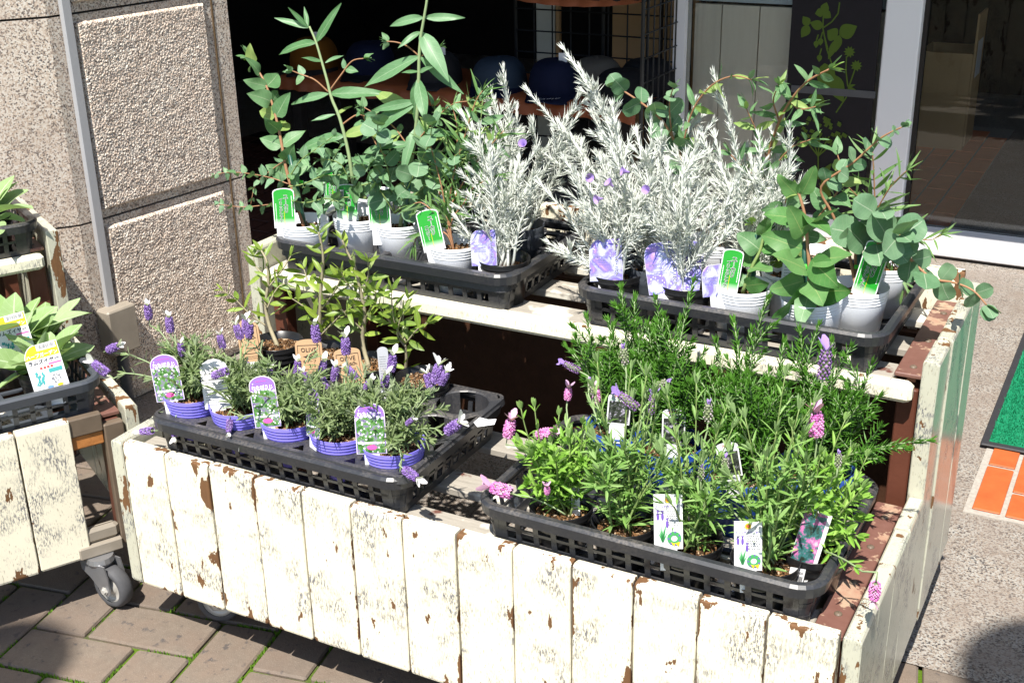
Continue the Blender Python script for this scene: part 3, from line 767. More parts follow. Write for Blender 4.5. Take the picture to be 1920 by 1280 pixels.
PL_high = [plank_mesh(.0905, .024, H0, H3, M['paint_shaded_side'], 40+k) for k in range(2)]
PL_back = [plank_mesh(PW-.003, .02, H0, .638, M['paint_worn'], 50+k) for k in range(2)]
PL_backend = plank_mesh(PW-.003, .02, H0, .618, M['paint_worn'], 61, .02)
# caster
def caster_parts(par, loc, yaw):
    mb = MB(); mb.lathe([(.004,.0995),(.024,.0995),(.026,.090),(.020,.080),(.004,.080)], 16)
    for s in (-1, 1):
        y = s*.019
        p = [(-.032,.092),(.030,.092),(.036,.066),(.037,.038),(.031,.030),(.018,.033),(-.010,.060),(-.030,.072)]
        n = len(p); vs_ = [(x, y-.0015, z) for x, z in p]+[(x, y+.0015, z) for x, z in p]
        mb.add(vs_, [tuple(range(n-1,-1,-1)), tuple(range(n,2*n))]+[(i,(i+1)%n,(i+1)%n+n,i+n) for i in range(n)])
    c = mb.build('caster', M['zinc'], par, False, loc, (0,0,yaw))
    m = Matrix.Translation((.024,0,.0408)) @ Matrix.Rotation(R(90), 4, 'X')
    mb = MB(); mb.lathe([(.028,-.013),(.034,-.0145),(.038,-.012),(.0405,-.006),(.0408,0),(.0405,.006),(.038,.012),(.034,.0145),(.028,.013)], 32, m=m); mb.build('tyre', M['tyre'], c, True)
    mb = MB(); mb.lathe([(.001,-.010),(.010,-.012),(.014,-.006),(.024,-.006),(.0279,-.012),(.0279,.012),(.024,.006),(.014,.006),(.010,.012),(.001,.010)], 28, m=m); mb.build('wheel_hub', M['hub'], c, True)
    mb = MB(); mb.lathe([(.0,-.026),(.005,-.026),(.0055,-.022),(.008,-.022),(.008,.022),(.0055,.022),(.005,.026),(0,.026)], 6, m=m); mb.build('axle_bolt', M['hub'], c)
    return c
def make_cart(name, label, loc, yaw, front_skip, with_mid=True, x_from=0.0, casters=()):
    t = thing(name, label, 'cart', loc, (0,0,yaw), 'cream flower carts')
    r = random.Random(len(label))
    for k in range(13):
        if k in front_skip or k*PW < x_from-.01: continue
        obj('plank', PL_front[r.randrange(4)], t, ((k+.5)*PW, r.uniform(-.001,.001), 0), (0,0,r.gauss(0,.002)))
    for k in range(13):
        if k*PW < x_from-.01: continue
        obj('plank', PL_backend if k in (0,12) else PL_back[r.randrange(2)], t, ((k+.5)*PW, YB+r.uniform(-.001,.001), 0))
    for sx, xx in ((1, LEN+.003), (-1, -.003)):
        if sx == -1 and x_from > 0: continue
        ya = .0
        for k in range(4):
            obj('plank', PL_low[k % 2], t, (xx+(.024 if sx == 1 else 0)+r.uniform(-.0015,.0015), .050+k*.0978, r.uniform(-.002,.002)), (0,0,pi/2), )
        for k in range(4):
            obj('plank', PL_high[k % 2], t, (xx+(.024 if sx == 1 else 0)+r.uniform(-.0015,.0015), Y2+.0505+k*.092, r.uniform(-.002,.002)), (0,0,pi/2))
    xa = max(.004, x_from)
    mb = MB(); mb.bbox((xa,0,H2B),(LEN-.008,.024,H2T), .006); mb.build('front_rail', M['paint_rail'], t, False, (0,Y2,0))
    # shelf boards
    for y0, y1 in ((.415,.47),(.53,.585),(.66,.72)):
        mb = MB(); mb.bbox((xa,y0,.539),(LEN-.042,y1,.5528), .002); mb.build('shelf_board', M['slat'], t)
    for y0, y1 in ((.025,.075),(.14,.195),(.285,.345)):
        mb = MB(); mb.bbox((xa,y0,.343),(LEN-.042,y1,.3562), .002); mb.build('shelf_board', M['slat'], t)
    # brown frame
    xs = [LEN-.034] if x_from > 0 else [.004, LEN-.034]
    for x in xs:
        for (y, zt, par_y) in ((.024, .349, 0), (Y2+.03, .538, 0), (YB-.034, .538, 0)):
            mb = MB(); mb.bbox((x,y,.102),(x+.03,y+.03,zt), .002); mb.build('post', M['redbrown'], t)
        if x < .01: continue
        mb = MB(); mb.bbox((x-.006,.0235,.353),(LEN-.0005,Y2-.003,.361), .0015); o1 = mb.build('lower_angle', M['angle'], t)
        mb = MB(); mb.bbox((x-.006,Y2+.026,.557),(LEN-.0005,YB-.003,.564), .0015); o2 = mb.build('upper_angle', M['angle'], t)
        for o_, ys, z in ((o1,(.07,.15,.25,.34),.361),(o2,(.44,.55,.68),.564)):
            for y in ys:
                mb = MB(); mb.lathe([(.0055,0),(.0055,.0012),(.004,.0024),(.0005,.003)], 10); mb.build('screw', M['brownmetal'], o_, True, (LEN-.018,y,z))
    if with_mid:
        mb = MB(); mb.bbox((.80,Y2+.03,.102),(.832,Y2+.062,.517), .002); mb.build('post', M['redbrown'], t)
    mb = MB(); mb.bbox((xa,YB-.024,.11),(LEN-.004,YB-.0035,.505), .002); mb.build('inner_board', M['brown'], t)
    mb = MB(); mb.bbox((xa,.0235,.102),(LEN-.04,.055,.135), .003); mb.build('base_beam', M['brown'], t)
    mb = MB(); mb.bbox((xa,.68,.102),(LEN-.04,.72,.135), .003); mb.build('base_beam', M['brown'], t)
    for (x, y, a) in casters: caster_parts(t, (x,y,0), a)
    return t
cart = make_cart('flower_cart', 'two tier plant cart of peeling cream planks in the middle of the picture', (0,0,0), 0, (), True, 0.0, ((.115,.095,R(200)),(1.08,.095,R(170)),(.1,.64,R(150)),(1.150,.655,R(60))))
AZ = R(61.5)
CL = V((-.091,.118)) - V((cos(AZ), sin(AZ)))*(LEN+.015)
wheel_w = (-0.1134, 0.034, 0.0408)
# position of that wheel in the second cart's own axes
dx, dy = wheel_w[0]-CL.x, wheel_w[1]-CL.y
wl_ = (dx*cos(AZ)+dy*sin(AZ), -dx*sin(AZ)+dy*cos(AZ))
ca_ = R(-3)-AZ+0.0
swv = (wl_[0]-.024*cos(ca_), wl_[1]-.024*sin(ca_))
cart2 = make_cart('flower_cart', 'second cream plank cart at the left edge with one front plank missing', (CL.x,CL.y,0), AZ, (12,), False, .45, ((swv[0],swv[1],ca_),(LEN-.1,.62,R(30))))
# what the missing plank lays bare
def c2box(name, lo, hi, m, b=.002): mb = MB(); mb.bbox(lo, hi, b); return mb.build(name, m, cart2)
c2box('frame_upright', (LEN-.036,.004,.105), (LEN-.001,.0225,.348), M['brownmetal'])
c2box('frame_bar', (LEN-.115,.006,.338), (LEN-.0365,.0225,.372), M['brownmetal'])
c2box('bare_wood_strip', (LEN-.113,.010,.312), (LEN-.037,.0225,.3375), M['chipwood'])
c2box('frame_foot', (LEN-.115,-.004,.1005), (LEN-.0365,.0225,.123), M['boxbeige'])
c2box('corner_block', (LEN-.105,.004,.1235), (LEN-.0368,.0225,.152), M['boxbeige'], .006)

# ================================================================== TRAYS
def rrect(w, d, r, n=6):
    pts = []
    for cx, cy, a0 in ((w/2-r,-d/2+r,-pi/2),(w/2-r,d/2-r,0),(-w/2+r,d/2-r,pi/2),(-w/2+r,-d/2+r,pi)):
        for k in range(n+1): a = a0+pi/2*k/n; pts.append((cx+r*cos(a), cy+r*sin(a)))
    return pts
def loop_profile(mb, w, d, r, prof, n=6):       # prof: closed list of (offset outward, z)
    rings = []
    for off, z in prof: rings.append([(x, y, z) for x, y in rrect(w+2*off, d+2*off, max(.004, r+off), n)])
    L = len(rings[0]); K = len(rings); vs_ = [p for rg in rings for p in rg]; fs = []
    for k in range(K):
        k2 = (k+1) % K
        for i in range(L): q = (i+1) % L; fs.append((k*L+i, k*L+q, k2*L+q, k2*L+i))
    mb.add(vs_, fs)
def tray_meshes(w, d, h, mat, nx=15, ny=10):
    wb, db = w-.03, d-.03     # tapered
    rim = MB(); loop_profile(rim, w, d, .035, [(.0005,h-.020),(.004,h-.019),(.006,h-.004),(.002,h),(-.006,h),(-.009,h-.004),(-.007,h-.010),(-.003,h-.010),(-.002,h-.019)])
    wall = MB()
    def off(z): return -.0035 - .0115*(1-z/h)
    for z0, z1 in ((0,.0135),(.0295,.0345)):
        loop_profile(wall, w, d, .03, [(off(z0),z0),(off(z1),z1),(off(z1)-.003,z1),(off(z0)-.003,z0)])
    for s in (-1, 1):
        for k in range(nx+1):
            x = (-.5+k/nx)*(w-.07); hw = .0042 if 0 < k < nx else .010
            y = s*(d/2)
            vs_ = []
            for z in (.009, h-.018):
                for dx_, dy_ in ((-hw,-.0008),(hw,-.0008),(hw,-.0032),(-hw,-.0032)): vs_.append((x+dx_, y + s*(off(z)+dy_+.0008), z))
            wall.add(vs_, [(0,1,5,4),(1,2,6,5),(2,3,7,6),(3,0,4,7)])
        for k in range(ny+1):
            y = (-.5+k/ny)*(d-.07); hw = .0042 if 0 < k < ny else .010
            x = s*(w/2); vs_ = []
            for z in (.009, h-.018):
                for dy_, dx_ in ((-hw,0),(hw,0),(hw,-.0024),(-hw,-.0024)): vs_.append((x + s*(off(z)+dx_), y+dy_, z))
            wall.add(vs_, [(0,1,5,4),(1,2,6,5),(2,3,7,6),(3,0,4,7)])
    # solid rounded corners
    for cx, cy, a0 in ((1,-1,-pi/2),(1,1,0),(-1,1,pi/2),(-1,-1,pi)):
        vs_ = []; fs = []; n = 6
        for k in range(n+1):
            a = a0+pi/2*k/n
            for z, o in ((.010,off(.01)),(h-.02,off(h-.018))):
                for e_ in (0,-.0028):
                    r_ = .032+o+e_; vs_.append((cx*(w/2-.032)+r_*cos(a), cy*(d/2-.032)+r_*sin(a), z))
        for k in range(n):
            a = k*4; fs += [(a,a+4,a+6,a+2),(a+1,a+3,a+7,a+5)]
        wall.add(vs_, fs)
    base = MB()
    for k in range(9): x = (-.5+(k+.5)/9)*wb; base.box((x-.005,-db/2,.001),(x+.005,db/2,.006))
    for k in range(6): y = (-.5+(k+.5)/6)*db; base.box((-wb/2,y-.005,.0015),(wb/2,y+.005,.0055))
    return [('rim', rim.mesh('rim', mat, False)), ('wall', wall.mesh('wall', mat)), ('base_grid', base.mesh('base_grid', mat))]
TR = tray_meshes(.495, .322, .070, M['black'])
TRG = tray_meshes(.495, .322, .070, M['greyplastic'])
def tray(label, loc, yaw=0, parts=TR):
    t = thing('plant_tray', label, 'tray', loc, (0,0,yaw), 'plastic plant trays on the carts')
    for n_, me in parts: obj(n_, me, t)
    return t
tray('black slotted tray of violet pots on the lower left shelf of the middle cart', (.302,.175,.360))
tray('black slotted tray of lavender and rosemary on the lower right shelf of the middle cart', (.920,.177,.357), R(-.6))
tray('black slotted tray of white pots at the upper left of the middle cart', (.284,.551,.5535), R(-.4))
tray('black slotted tray at the upper right end of the middle cart', (.897,.556,.5535), R(-.8))
def left_local(x, y): return (CL.x + x*cos(AZ)-y*sin(AZ), CL.y + x*sin(AZ)+y*cos(AZ))
tray('slate grey tray of lamb ears on the lower shelf of the left cart', (*left_local(LEN-.272,.178),.364), AZ, TRG)
tray('dark plastic tray on the upper shelf of the left cart', (*left_local(LEN-.255,.556),.5535), AZ, TR)

# pot carrier inserts: plate with round holes
def insert_mesh(nx, ny, px, py, r_, depth, mat, posts=False):
    mb = MB(); n = 20
    for i in range(nx):
        for j in range(ny):
            cx = (i-(nx-1)/2)*px; cy = (j-(ny-1)/2)*py; vs_ = []; fs = []
            for k in range(n):
                a = 2*pi*k/n; c_, s_ = cos(a), sin(a)
                m_ = max(abs(c_)/(px/2), abs(s_)/(py/2)); vs_.append((cx+c_/m_, cy+s_/m_, 0))
            for rr, zz in ((r_+.003,0),(r_+.001,-.002),(r_-.004,-depth)):
                for k in range(n): a = 2*pi*k/n; vs_.append((cx+rr*cos(a), cy+rr*sin(a), zz))
            for q in range(3):
                for k in range(n):
                    if q == 2 and (k % 5) in (0, 1): continue
                    k2 = (k+1) % n; fs.append((q*n+k, q*n+k2, (q+1)*n+k2, (q+1)*n+k))
            mb.add(vs_, fs)
    w, d = nx*px, ny*py
    loop_profile(mb, w, d, .012, [(0,.0),(.006,-.001),(.008,-.012),(.0065,-.012),(.005,-.003),(0,-.002)], 4)
    if posts:
        for i in range(nx-1):
            for j in range(ny-1):
                x = (i-(nx-2)/2)*px; y = (j-(ny-2)/2)*py
                mb.bbox((x-.017,y-.012,.0005),(x+.017,y+.012,.022), .004)
                mb.bbox((x-.012,y-.018,.0005),(x+.012,y+.018,.016), .004)
    return mb.mesh('carrier_plate', mat)
t = thing('pot_carrier', 'black pot carrier with round holes resting on the lower left tray', 'pot carrier', (.305,.178,.4335))
obj('carrier_plate', insert_mesh(5, 3, .0965, .103, .043, .05, M['insert']), t)
t = thing('pot_carrier', 'dusty black pot carrier inside the upper left tray', 'pot carrier', (.284,.553,.602), (0,0,R(-.4)))
obj('carrier_plate', insert_mesh(5, 3, .093, .100, .041, .04, M['insert'], True), t)
mb = MB(); mb.add([(0,0,0),(.028,.003,.001),(.034,.017,.002),(.02,.015,.003),(.008,.024,.002),(-.004,.012,.001)], [(0,1,2,3,4,5)])
o = mb.build('torn_label', M['card'], None, False, (0.5719, 0.2006, 0.44), (R(8),R(4),R(40))); tag(o, 'torn white label stuck on the corner of the lower left pot carrier', 'label')

# ================================================================== POTS
def pot_mesh(r_top, r_bot, h, mat, ridges=4, lip=.002, wall=.0012, sq=1.0, n=36, zf=.60):
    mb = MB(); pf = [(r_bot*.1,0),(r_bot,0)]
    zr = h*zf
    pf.append((r_bot+(r_top-r_bot)*zf, zr))
    for k in range(ridges):
        z = zr + (h-zr-.003)*(k+.5)/max(1,ridges); rr = r_bot+(r_top-r_bot)*z/h
        dz = (h-zr)/max(1,ridges)*.22
        pf += [(rr, z-dz),(rr+lip, z-dz*.6),(rr+lip, z+dz*.4),(rr, z+dz)]
    pf += [(r_top+lip*.5,h-.001),(r_top,h),(r_top-wall,h-.0005),(r_bot+(r_top-r_bot)*.4-wall,h*.4)]
    mb.lathe(pf, n, sq=sq); return mb.mesh('pot', mat, True)
def soil_mesh(r_, seed):
    mb = MB(); n = 20; vs_ = [(0,0,.002)]; fs = []; rg = random.Random(seed)
    for i in range(1, 6):
        for k in range(n): a = 2*pi*k/n; vs_.append((r_*i/5*cos(a), r_*i/5*sin(a), rg.uniform(-.003,.004) if i < 5 else 0))
    for k in range(n): fs.append((0, 1+k, 1+(k+1) % n))
    for i in range(4):
        for k in range(n): q = (k+1) % n; fs.append((1+i*n+k, 1+(i+1)*n+k, 1+(i+1)*n+q, 1+i*n+q))
    mb.add(vs_, fs)
    for k in range(40):
        a = rg.uniform(0,6.28); q = r_*math.sqrt(rg.random())*.93; s = rg.uniform(.0012,.0030); m = Matrix.Translation((q*cos(a), q*sin(a), .003)) @ Matrix.Rotation(rg.uniform(0,3), 4, (rg.random(),rg.random(),.3))
        mb.box((-s,-s*.8,-s*.7),(s,s*.8,s*.7), rg.random(), m)
    return mb.mesh('soil', M['soil'])
SOIL = [soil_mesh(1.0*.038, k) for k in range(3)]
POT = {'white': (pot_mesh(.047,.036,.086,M['potwhite'],4,.0005, zf=.74), .047, .086),
       'purple': (pot_mesh(.0500,.035,.075,M['potpurple'],6,.0006, zf=.52), .0500, .075),
       'black': (pot_mesh(.046,.034,.078,M['blacksoft'],2,.001), .046, .078),
       'olive': (pot_mesh(.047,.036,.085,M['blacksoft'],3,.001), .047, .085),
       'blue': (pot_mesh(.056,.042,.100,M['potblue'],2,.002), .056, .100),
       'grey': (pot_mesh(.044,.034,.085,M['greyplastic'],1,.001), .044, .085)}
def potted(name, label, cat, kind, x, y, rim_z, group=None, tilt=(0,0), soil_drop=.018):
    me, r_, h = POT[kind]
    t = thing(name, label, cat, (x, y, rim_z-h), group=group)
    obj('pot', me, t, (0,0,0), (tilt[0], tilt[1], rnd.uniform(0,6)), (1,1,1))
    s = (r_-.006)/.038*.93
    obj('soil', SOIL[rnd.randrange(3)], t, (0,0,h-soil_drop), (0,0,rnd.uniform(0,6)), (s,s,1))
    return t, V((x, y, rim_z-h)), h-soil_drop
# ================================================================== TAGS
GT = 'plant labels'
def card_mesh(w, h, top, mat, y=0.0, th=.0007, inset_=0.0, bow=.0):
    """upright card facing -y; top: round / angled / flat"""
    w2 = w/2-inset_; z0 = inset_; z1 = h-inset_; pts = [(-w2,z0),(w2,z0)]
    if top == 'round':
        rr = w*.36
        for k in range(13): a = pi*k/12; pts.append((w2*cos(a), z1-rr+rr*sin(a)))
    elif top == 'dome':
        rr = w*.20
        for k in range(11): a = pi*k/10; pts.append((w2*cos(a), z1-rr+rr*sin(a)**.8))
    elif top == 'angled': pts += [(w2,z1-w*.28),(w*.22,z1),(-w*.22,z1),(-w2,z1-w*.28)]
    elif top == 'swoop':
        pts += [(w2,z1)]
        for k in range(1,9): a = pi/2*k/8; pts.append((-w*.15-(w2-w*.15)*sin(a), z1-w*.42*(1-cos(a))))
    else: pts += [(w2,z1),(-w2,z1)]
    mb = MB(); n = len(pts)
    mb.add([(x,y,z) for x, z in pts]+[(x,y+th,z) for x, z in pts], [tuple(range(n))]+[tuple(range(2*n-1,n-1,-1))]+[(i,i+n,(i+1)%n+n,(i+1)%n) for i in range(n)])
    return mb.mesh('card', mat)
def disc(mb, cx, cz, r_, y=-.0008, n=14, sx=1.0): mb.poly([(cx+r_*sx*cos(2*pi*k/n), y, cz+r_*sin(2*pi*k/n)) for k in range(n)])
def rect(mb, x0, z0, x1, z1, y=-.0006): mb.poly([(x0,y,z0),(x1,y,z0),(x1,y,z1),(x0,y,z1)])
def lines(mb, x0, x1, z0, z1, n, r, y=-.0006, vertical=False):
    """rows of unreadably small print"""
    for k in range(n):
        t_ = (k+.5)/n
        if vertical:
            x = x0+(x1-x0)*t_; z = z1; 
            while z > z0: e_ = z-r.uniform(.0008,.002); rect(mb, x-.0006, e_, x+.0006, z, y); z = e_-.0007
        else:
            z = z0+(z1-z0)*t_; x = x0; end = x1-r.uniform(0,.2)*(x1-x0)
            while x < end: e_ = min(end, x+r.uniform(.0008,.0022)); rect(mb, x, z-.00035, e_, z+.00035, y); x = e_+.0006
def barcode(mb, x0, z0, x1, z1, r, y=-.0010):
    x = x0
    while x < x1: w_ = r.uniform(.0003,.0009); rect(mb, x, z0, min(x1,x+w_), z1, y); x += w_+r.uniform(.0003,.0008)
KEEP = []      # leaves are kept clear of the printed face of each tag
def tagcard(kind, label, pos, w, h, yaw=20, roll=0, lean=-12, sub=None, name='plant_tag'):
    t = thing(name, label, 'plant label', pos, (R(lean), R(roll), R(yaw)), GT); r = random.Random(len(label)*7+3)
    if kind in ('violet','wata','frlav','kraft','herb','watawhite','green','lamb','pinkphoto') and 'behind' not in label and 'covered' not in label and 'half' not in label:
        c_ = V(pos)+V((0,0,h*.5)); v_ = V((sin(R(yaw+6)), -cos(R(yaw+6)), .48)).normalized(); s_ = v_.cross(V((0,0,1))).normalized(); KEEP.append((c_, v_, s_, s_.cross(v_), w*.50, h*.46))
    def part(nm, mb, m): return stuff(mb.build(nm, M[m], t))
    def stub(wd=.4): mb = MB(); mb.box((-w*wd/2,.0001,-.03),(w*wd/2,.0006,.0003)); part('stake_end', mb, 'card')
    if kind == 'green':
        obj('card', card_mesh(w, h, 'dome', M['card']), t); obj('print', card_mesh(w, h, 'dome', M['green'], -.0004, .0002, .0016), t); stub(.8)
        s = w/.040
        ol = MB(); tx = MB()
        put_text(ol, VT[0], .055, .004*s, h*.60, h=h*.44, y=-.0007); put_text(tx, VT[0], .018, .004*s, h*.60, h=h*.44, y=-.0009)
        nm_ = vert(sub); put_text(ol, nm_, .055, -.0055*s, h*.44, h=h*.085*len(sub), y=-.0007); put_text(tx, nm_, .018, -.0055*s, h*.44, h=h*.085*len(sub), y=-.0009)
        part('lettering_outline', ol, 'inkwhite'); part('lettering', tx, 'ink')
        mb = MB(); lines(mb, w*.30, w*.44, h*.30, h*.80, 1, r, -.0007, True); lines(mb, -w*.44, -w*.30, h*.12, h*.62, 1, r, -.0007, True); part('small_print', mb, 'inkwhite')
        mb = MB(); rect(mb, -.0003, h*.06, .0003, h*.42, -.00065); part('leaf_line', mb, 'inkyellow')
        if label.startswith('green tag with a barcode'):
            mb = MB(); rect(mb, -w*.34, h*.28, -w*.14, h*.85, -.0012); part('price_sticker', mb, 'card')
            mb = MB(); put_text(mb, '¥400', 0.0, -w*.24, h*.40, w=h*.18, y=-.0014, rot=pi/2); barcode(mb, -w*.32, h*.55, -w*.16, h*.8, r, -.0014); part('price', mb, 'ink')
    elif kind == 'violet':
        obj('card', card_mesh(w, h, 'swoop', M['card']), t); obj('print', card_mesh(w, h, 'swoop', M['violet'], -.0004, .0002, .0005), t); stub(.5)
        ol = MB(); tx = MB(); put_text(ol, VT[4], .055, w*.32, h*.52, h=h*.80, y=-.0008); put_text(tx, VT[4], .018, w*.32, h*.52, h=h*.80, y=-.0010)
        mb = MB(); put_text(mb, 'Eremophila\nnivea', 0.0, -w*.12, h*.55, w=w*.52, y=-.0010); lines(mb, -w*.4, w*.12, h*.38, h*.46, 2, r, -.001)
        part('lettering_outline', ol, 'inkwhite'); part('lettering', tx, 'ink'); part('latin_name', mb, 'inkgrey')
    elif kind == 'wata':
        obj('card', card_mesh(w, h, 'round', M['inkwhite']), t); obj('border_print', card_mesh(w, h, 'round', M['wataviolet'], -.0004, .0002, .0008), t); stub(.5)
        mb = MB(); rect(mb, -w*.46, h*.02, w*.46, h*.66, -.0006); vs_ = [( -w*.46,-.0006,h*.66),(w*.46,-.0006,h*.66)]+[(w*.46*cos(pi*k/10),-.0006,h*.66+h*.07*sin(pi*k/10)) for k in range(1,10)]
        mb.poly(vs_); part('photo_print', mb, 'wata')
        mb = MB(); put_text(mb, 'わたぼうし', .03, 0, h*.785, w=w*.80, y=-.0009)
        for k in range(7): disc(mb, w*(-.42+.14*k), h*(.70+.05*sin(pi*k/6)), w*.05, -.0008, 8)
        for (x_, z_) in ((-.34,.86),(.36,.80),(.42,.70)): disc(mb, w*x_, h*z_, w*.022, -.0008, 8)
        rect(mb, -w*.42, h*.20, w*.44, h*.235, -.0008); part('lettering', mb, 'inkwhite')
        mb = MB(); disc(mb, w*.02, h*.13, h*.05, -.0010, 16, 1.9); lines(mb, -w*.22, w*.24, h*.885, h*.915, 1, r, -.0009); part('pink_print', mb, 'inkpink')
    elif kind == 'watawhite':
        obj('card', card_mesh(w, h, 'round', M['card']), t); stub(.5); mb = MB(); put_text(mb, 'わたぼうし', 0.0, 0, h*.70, w=w*.74); put_text(mb, 'フレンチラベンダー', 0.0, 0, h*.82, w=w*.5)
        lines(mb, -w*.40, w*.42, h*.06, h*.56, 10, r); part('lettering', mb, 'ink'); mb = MB(); rect(mb, -w*.46, h*.58, w*.46, h*.615); part('grey_bar', mb, 'inkgrey')
    elif kind == 'kraft':
        obj('card', card_mesh(w, h, 'angled' if sub == 'angled' else 'dome', M['kraft']), t); stub(.4)
        mb = MB(); b_ = .0004; x_ = w*.41
        for (a0,c0,a1,c1) in ((-x_,h*.20,x_,h*.20),(-x_,h*.84,x_,h*.84)): rect(mb, a0, c0-b_, a1, c0+b_)
        for a0 in (-x_, x_): rect(mb, a0-b_, h*.20, a0+b_, h*.84)
        put_text(mb, 'OLIVE', 0.0, 0, h*.72, w=w*.58); put_text(mb, 'オリーブ', 0.0, 0, h*.42, w=w*.5); put_text(mb, '310', 0.0, w*.1, h*.30, w=w*.24)
        for k in range(7):
            x = w*(-.2+.065*k); z = h*(.545+.008*k); sg = 1 if k % 2 else -1; mb.poly([(x,-.0008,z),(x+w*.10,-.0008,z+sg*h*.018+h*.004),(x+w*.15,-.0008,z+sg*h*.04),(x+w*.06,-.0008,z+sg*h*.03)][::(1 if sg > 0 else -1)])
        rect(mb, -w*.22, h*.54, w*.24, h*.55); lines(mb, -w*.3, w*.3, h*.06, h*.15, 2, r); part('lettering', mb, 'ink')
    elif kind == 'frlav':
        obj('card', card_mesh(w, h, 'flat', M['card']), t); stub(.6)
        mb = MB(); put_text(mb, 'ハーブ& ハーブス', 0.0, 0, h*.87, w=w*.86); lines(mb, -w*.05, w*.44, h*.42, h*.72, 9, r); part('lettering', mb, 'ink')
        mb = MB(); put_text(mb, 'フレンチラベンダー', .015, 0, h*.78, w=w*.92); 
        for (x_, z_) in ((-.36,.66),(-.20,.66),(-.04,.52)):
            mb.poly([(w*x_+w*.05*cos(a_)*1.0,-.0008,h*(z_-.06)+h*.07*sin(a_)) for a_ in [2*pi*k/10 for k in range(10)]])
            for e_ in (-.04,.0,.04): mb.poly([(w*x_,-.0008,h*z_),(w*(x_+e_+.018),-.0008,h*(z_+.05)),(w*(x_+e_-.018),-.0008,h*(z_+.05))])
        for k in range(7): disc(mb, w*(.20+.20*cos(k*.9+.5)), h*(.20+.115*sin(k*.9+.5)), w*.035, -.0011, 7)
        part('purple_print', mb, 'inkpurple')
        mb = MB()
        for k in range(9): x = w*(-.32+.03*k); mb.poly([(w*(-.2)-.0012,-.0007,h*.13),(w*(-.2)+.0012,-.0007,h*.13),(w*(-.40+.05*k),-.0007,h*(.36+.05*((k*5)%4)))])
        n = 22
        for k in range(n):
            a0, a1 = 2*pi*k/n, 2*pi*(k+1)/n; ro, ri = w*.25, w*.11
            mb.poly([(w*.20+q*cos(a_),-.0009,h*.20+q*sin(a_)*1.0) for q, a_ in ((ri,a0),(ro,a0),(ro,a1),(ri,a1))])
        part('green_print', mb, 'inkgreen')
        mb = MB(); disc(mb, 0, h*.905, w*.115, -.0010, 18); mb.poly([(w*.22,-.0012,h*.11),(w*.40,-.0012,h*.14),(w*.36,-.0012,h*.05)]); mb.poly([(w*.22,-.0012,h*.11),(w*.20,-.0012,h*.05),(w*.08,-.0012,h*.13)]); part('yellow_print', mb, 'inkyellow')
        mb = MB(); disc(mb, 0, h*.905, w*.075, -.0012, 16); part('orange_emblem', mb, 'orange')
    elif kind == 'herb':
        obj('card', card_mesh(w, h, 'dome', M['card']), t); stub(.7); mb = MB(); rect(mb, -w*.44, h*.05, w*.44, h*.74); part('photo_print', mb, 'herb')
        mb = MB(); put_text(mb, 'HERB', 0.0, 0, h*.91, w=w*.42); part('red_lettering', mb, 'inkred'); mb = MB(); put_text(mb, 'ローズマリー', 0.0, 0, h*.80, w=w*.84); part('green_lettering', mb, 'inkgreen')
    elif kind == 'pinkphoto':
        obj('card', card_mesh(w, h, 'flat', M['card']), t); stub(.7); mb = MB(); rect(mb, -w*.48, h*.08, w*.36, h*.97); part('photo_print', mb, 'pinkphoto')
    elif kind == 'lamb':
        obj('card', card_mesh(w, h, 'swoop', M['card']), t); stub(.5)
        mb = MB(); vs_ = [(-w*.48,-.0006,h*.70),(w*.48,-.0006,h*.70),(w*.48,-.0006,h*.985)]+[(-w*.15-(w*.48-w*.15)*sin(pi/2*k/8),-.0006,h*.985-w*.42*(1-cos(pi/2*k/8))) for k in range(0,9)]
        mb.poly(vs_); part('yellow_print', mb, 'inkyellow')
        mb = MB(); rect(mb, -.10*w, h*.855, w*.44, h*.98, -.0008); put_text(mb, 'ハーブガーデン', .02, 0, h*.765, w=w*.88, y=-.0009); part('white_print', mb, 'inkwhite')
        mb = MB(); barcode(mb, -w*.04, h*.88, w*.40, h*.965, r); put_text(mb, 'ラムズイヤー', .02, 0, h*.625, w=w*.86); part('lettering', mb, 'ink')
        mb = MB(); rect(mb, w*.10, h*.52, w*.47, h*.55); part('pink_bar', mb, 'inkpink')
        mb = MB(); rect(mb, w*.06, h*.345, w*.44, h*.43); part('teal_box', mb, 'inkteal')
        mb = MB()
        for k, x in enumerate((-.16,-.06,.04,.14)): rect(mb, w*x, h*.455, w*(x+.07), h*.50)
        part('red_symbols', mb, 'inkred')
        mb = MB(); disc(mb, -w*.02, h*.05, h*.03, -.0008, 12, 2.2); part('blue_symbol', mb, 'inkblue')
        mb = MB(); disc(mb, w*.26, h*.05, h*.03, -.0008, 12, 2.2); part('yellow_symbol', mb, 'inkyellow')
        mb = MB()
        for k in range(26): a_ = r.uniform(0,6.28); q = w*.14*math.sqrt(r.random()); disc(mb, w*.20+q*cos(a_), h*.20+q*sin(a_), w*.02, -.0007-.00001*k, 6)
        part('grey_drawing', mb, 'inkgrey')
        mb = MB()
        for k in range(22): x = w*r.uniform(-.38,-.08); z = h*r.uniform(.10,.38); e_ = r.uniform(-.03,.03)*w; mb.poly([(x,-.0007-.00001*k,z),(x+.003,-.0007-.00001*k,z+.001),(x+.003+e_,-.0007-.00001*k,z+.006),(x+e_,-.0007-.00001*k,z+.004)])
        part('green_drawing', mb, 'inkteal')
    elif kind == 'back':
        obj('card', card_mesh(w, h, 'round', M['greycard']), t); stub(.5); mb = MB(); lines(mb, -w*.36, w*.38, h*.12, h*.82, 14, r); part('small_print', mb, 'inkgrey')
    elif kind == 'textback':
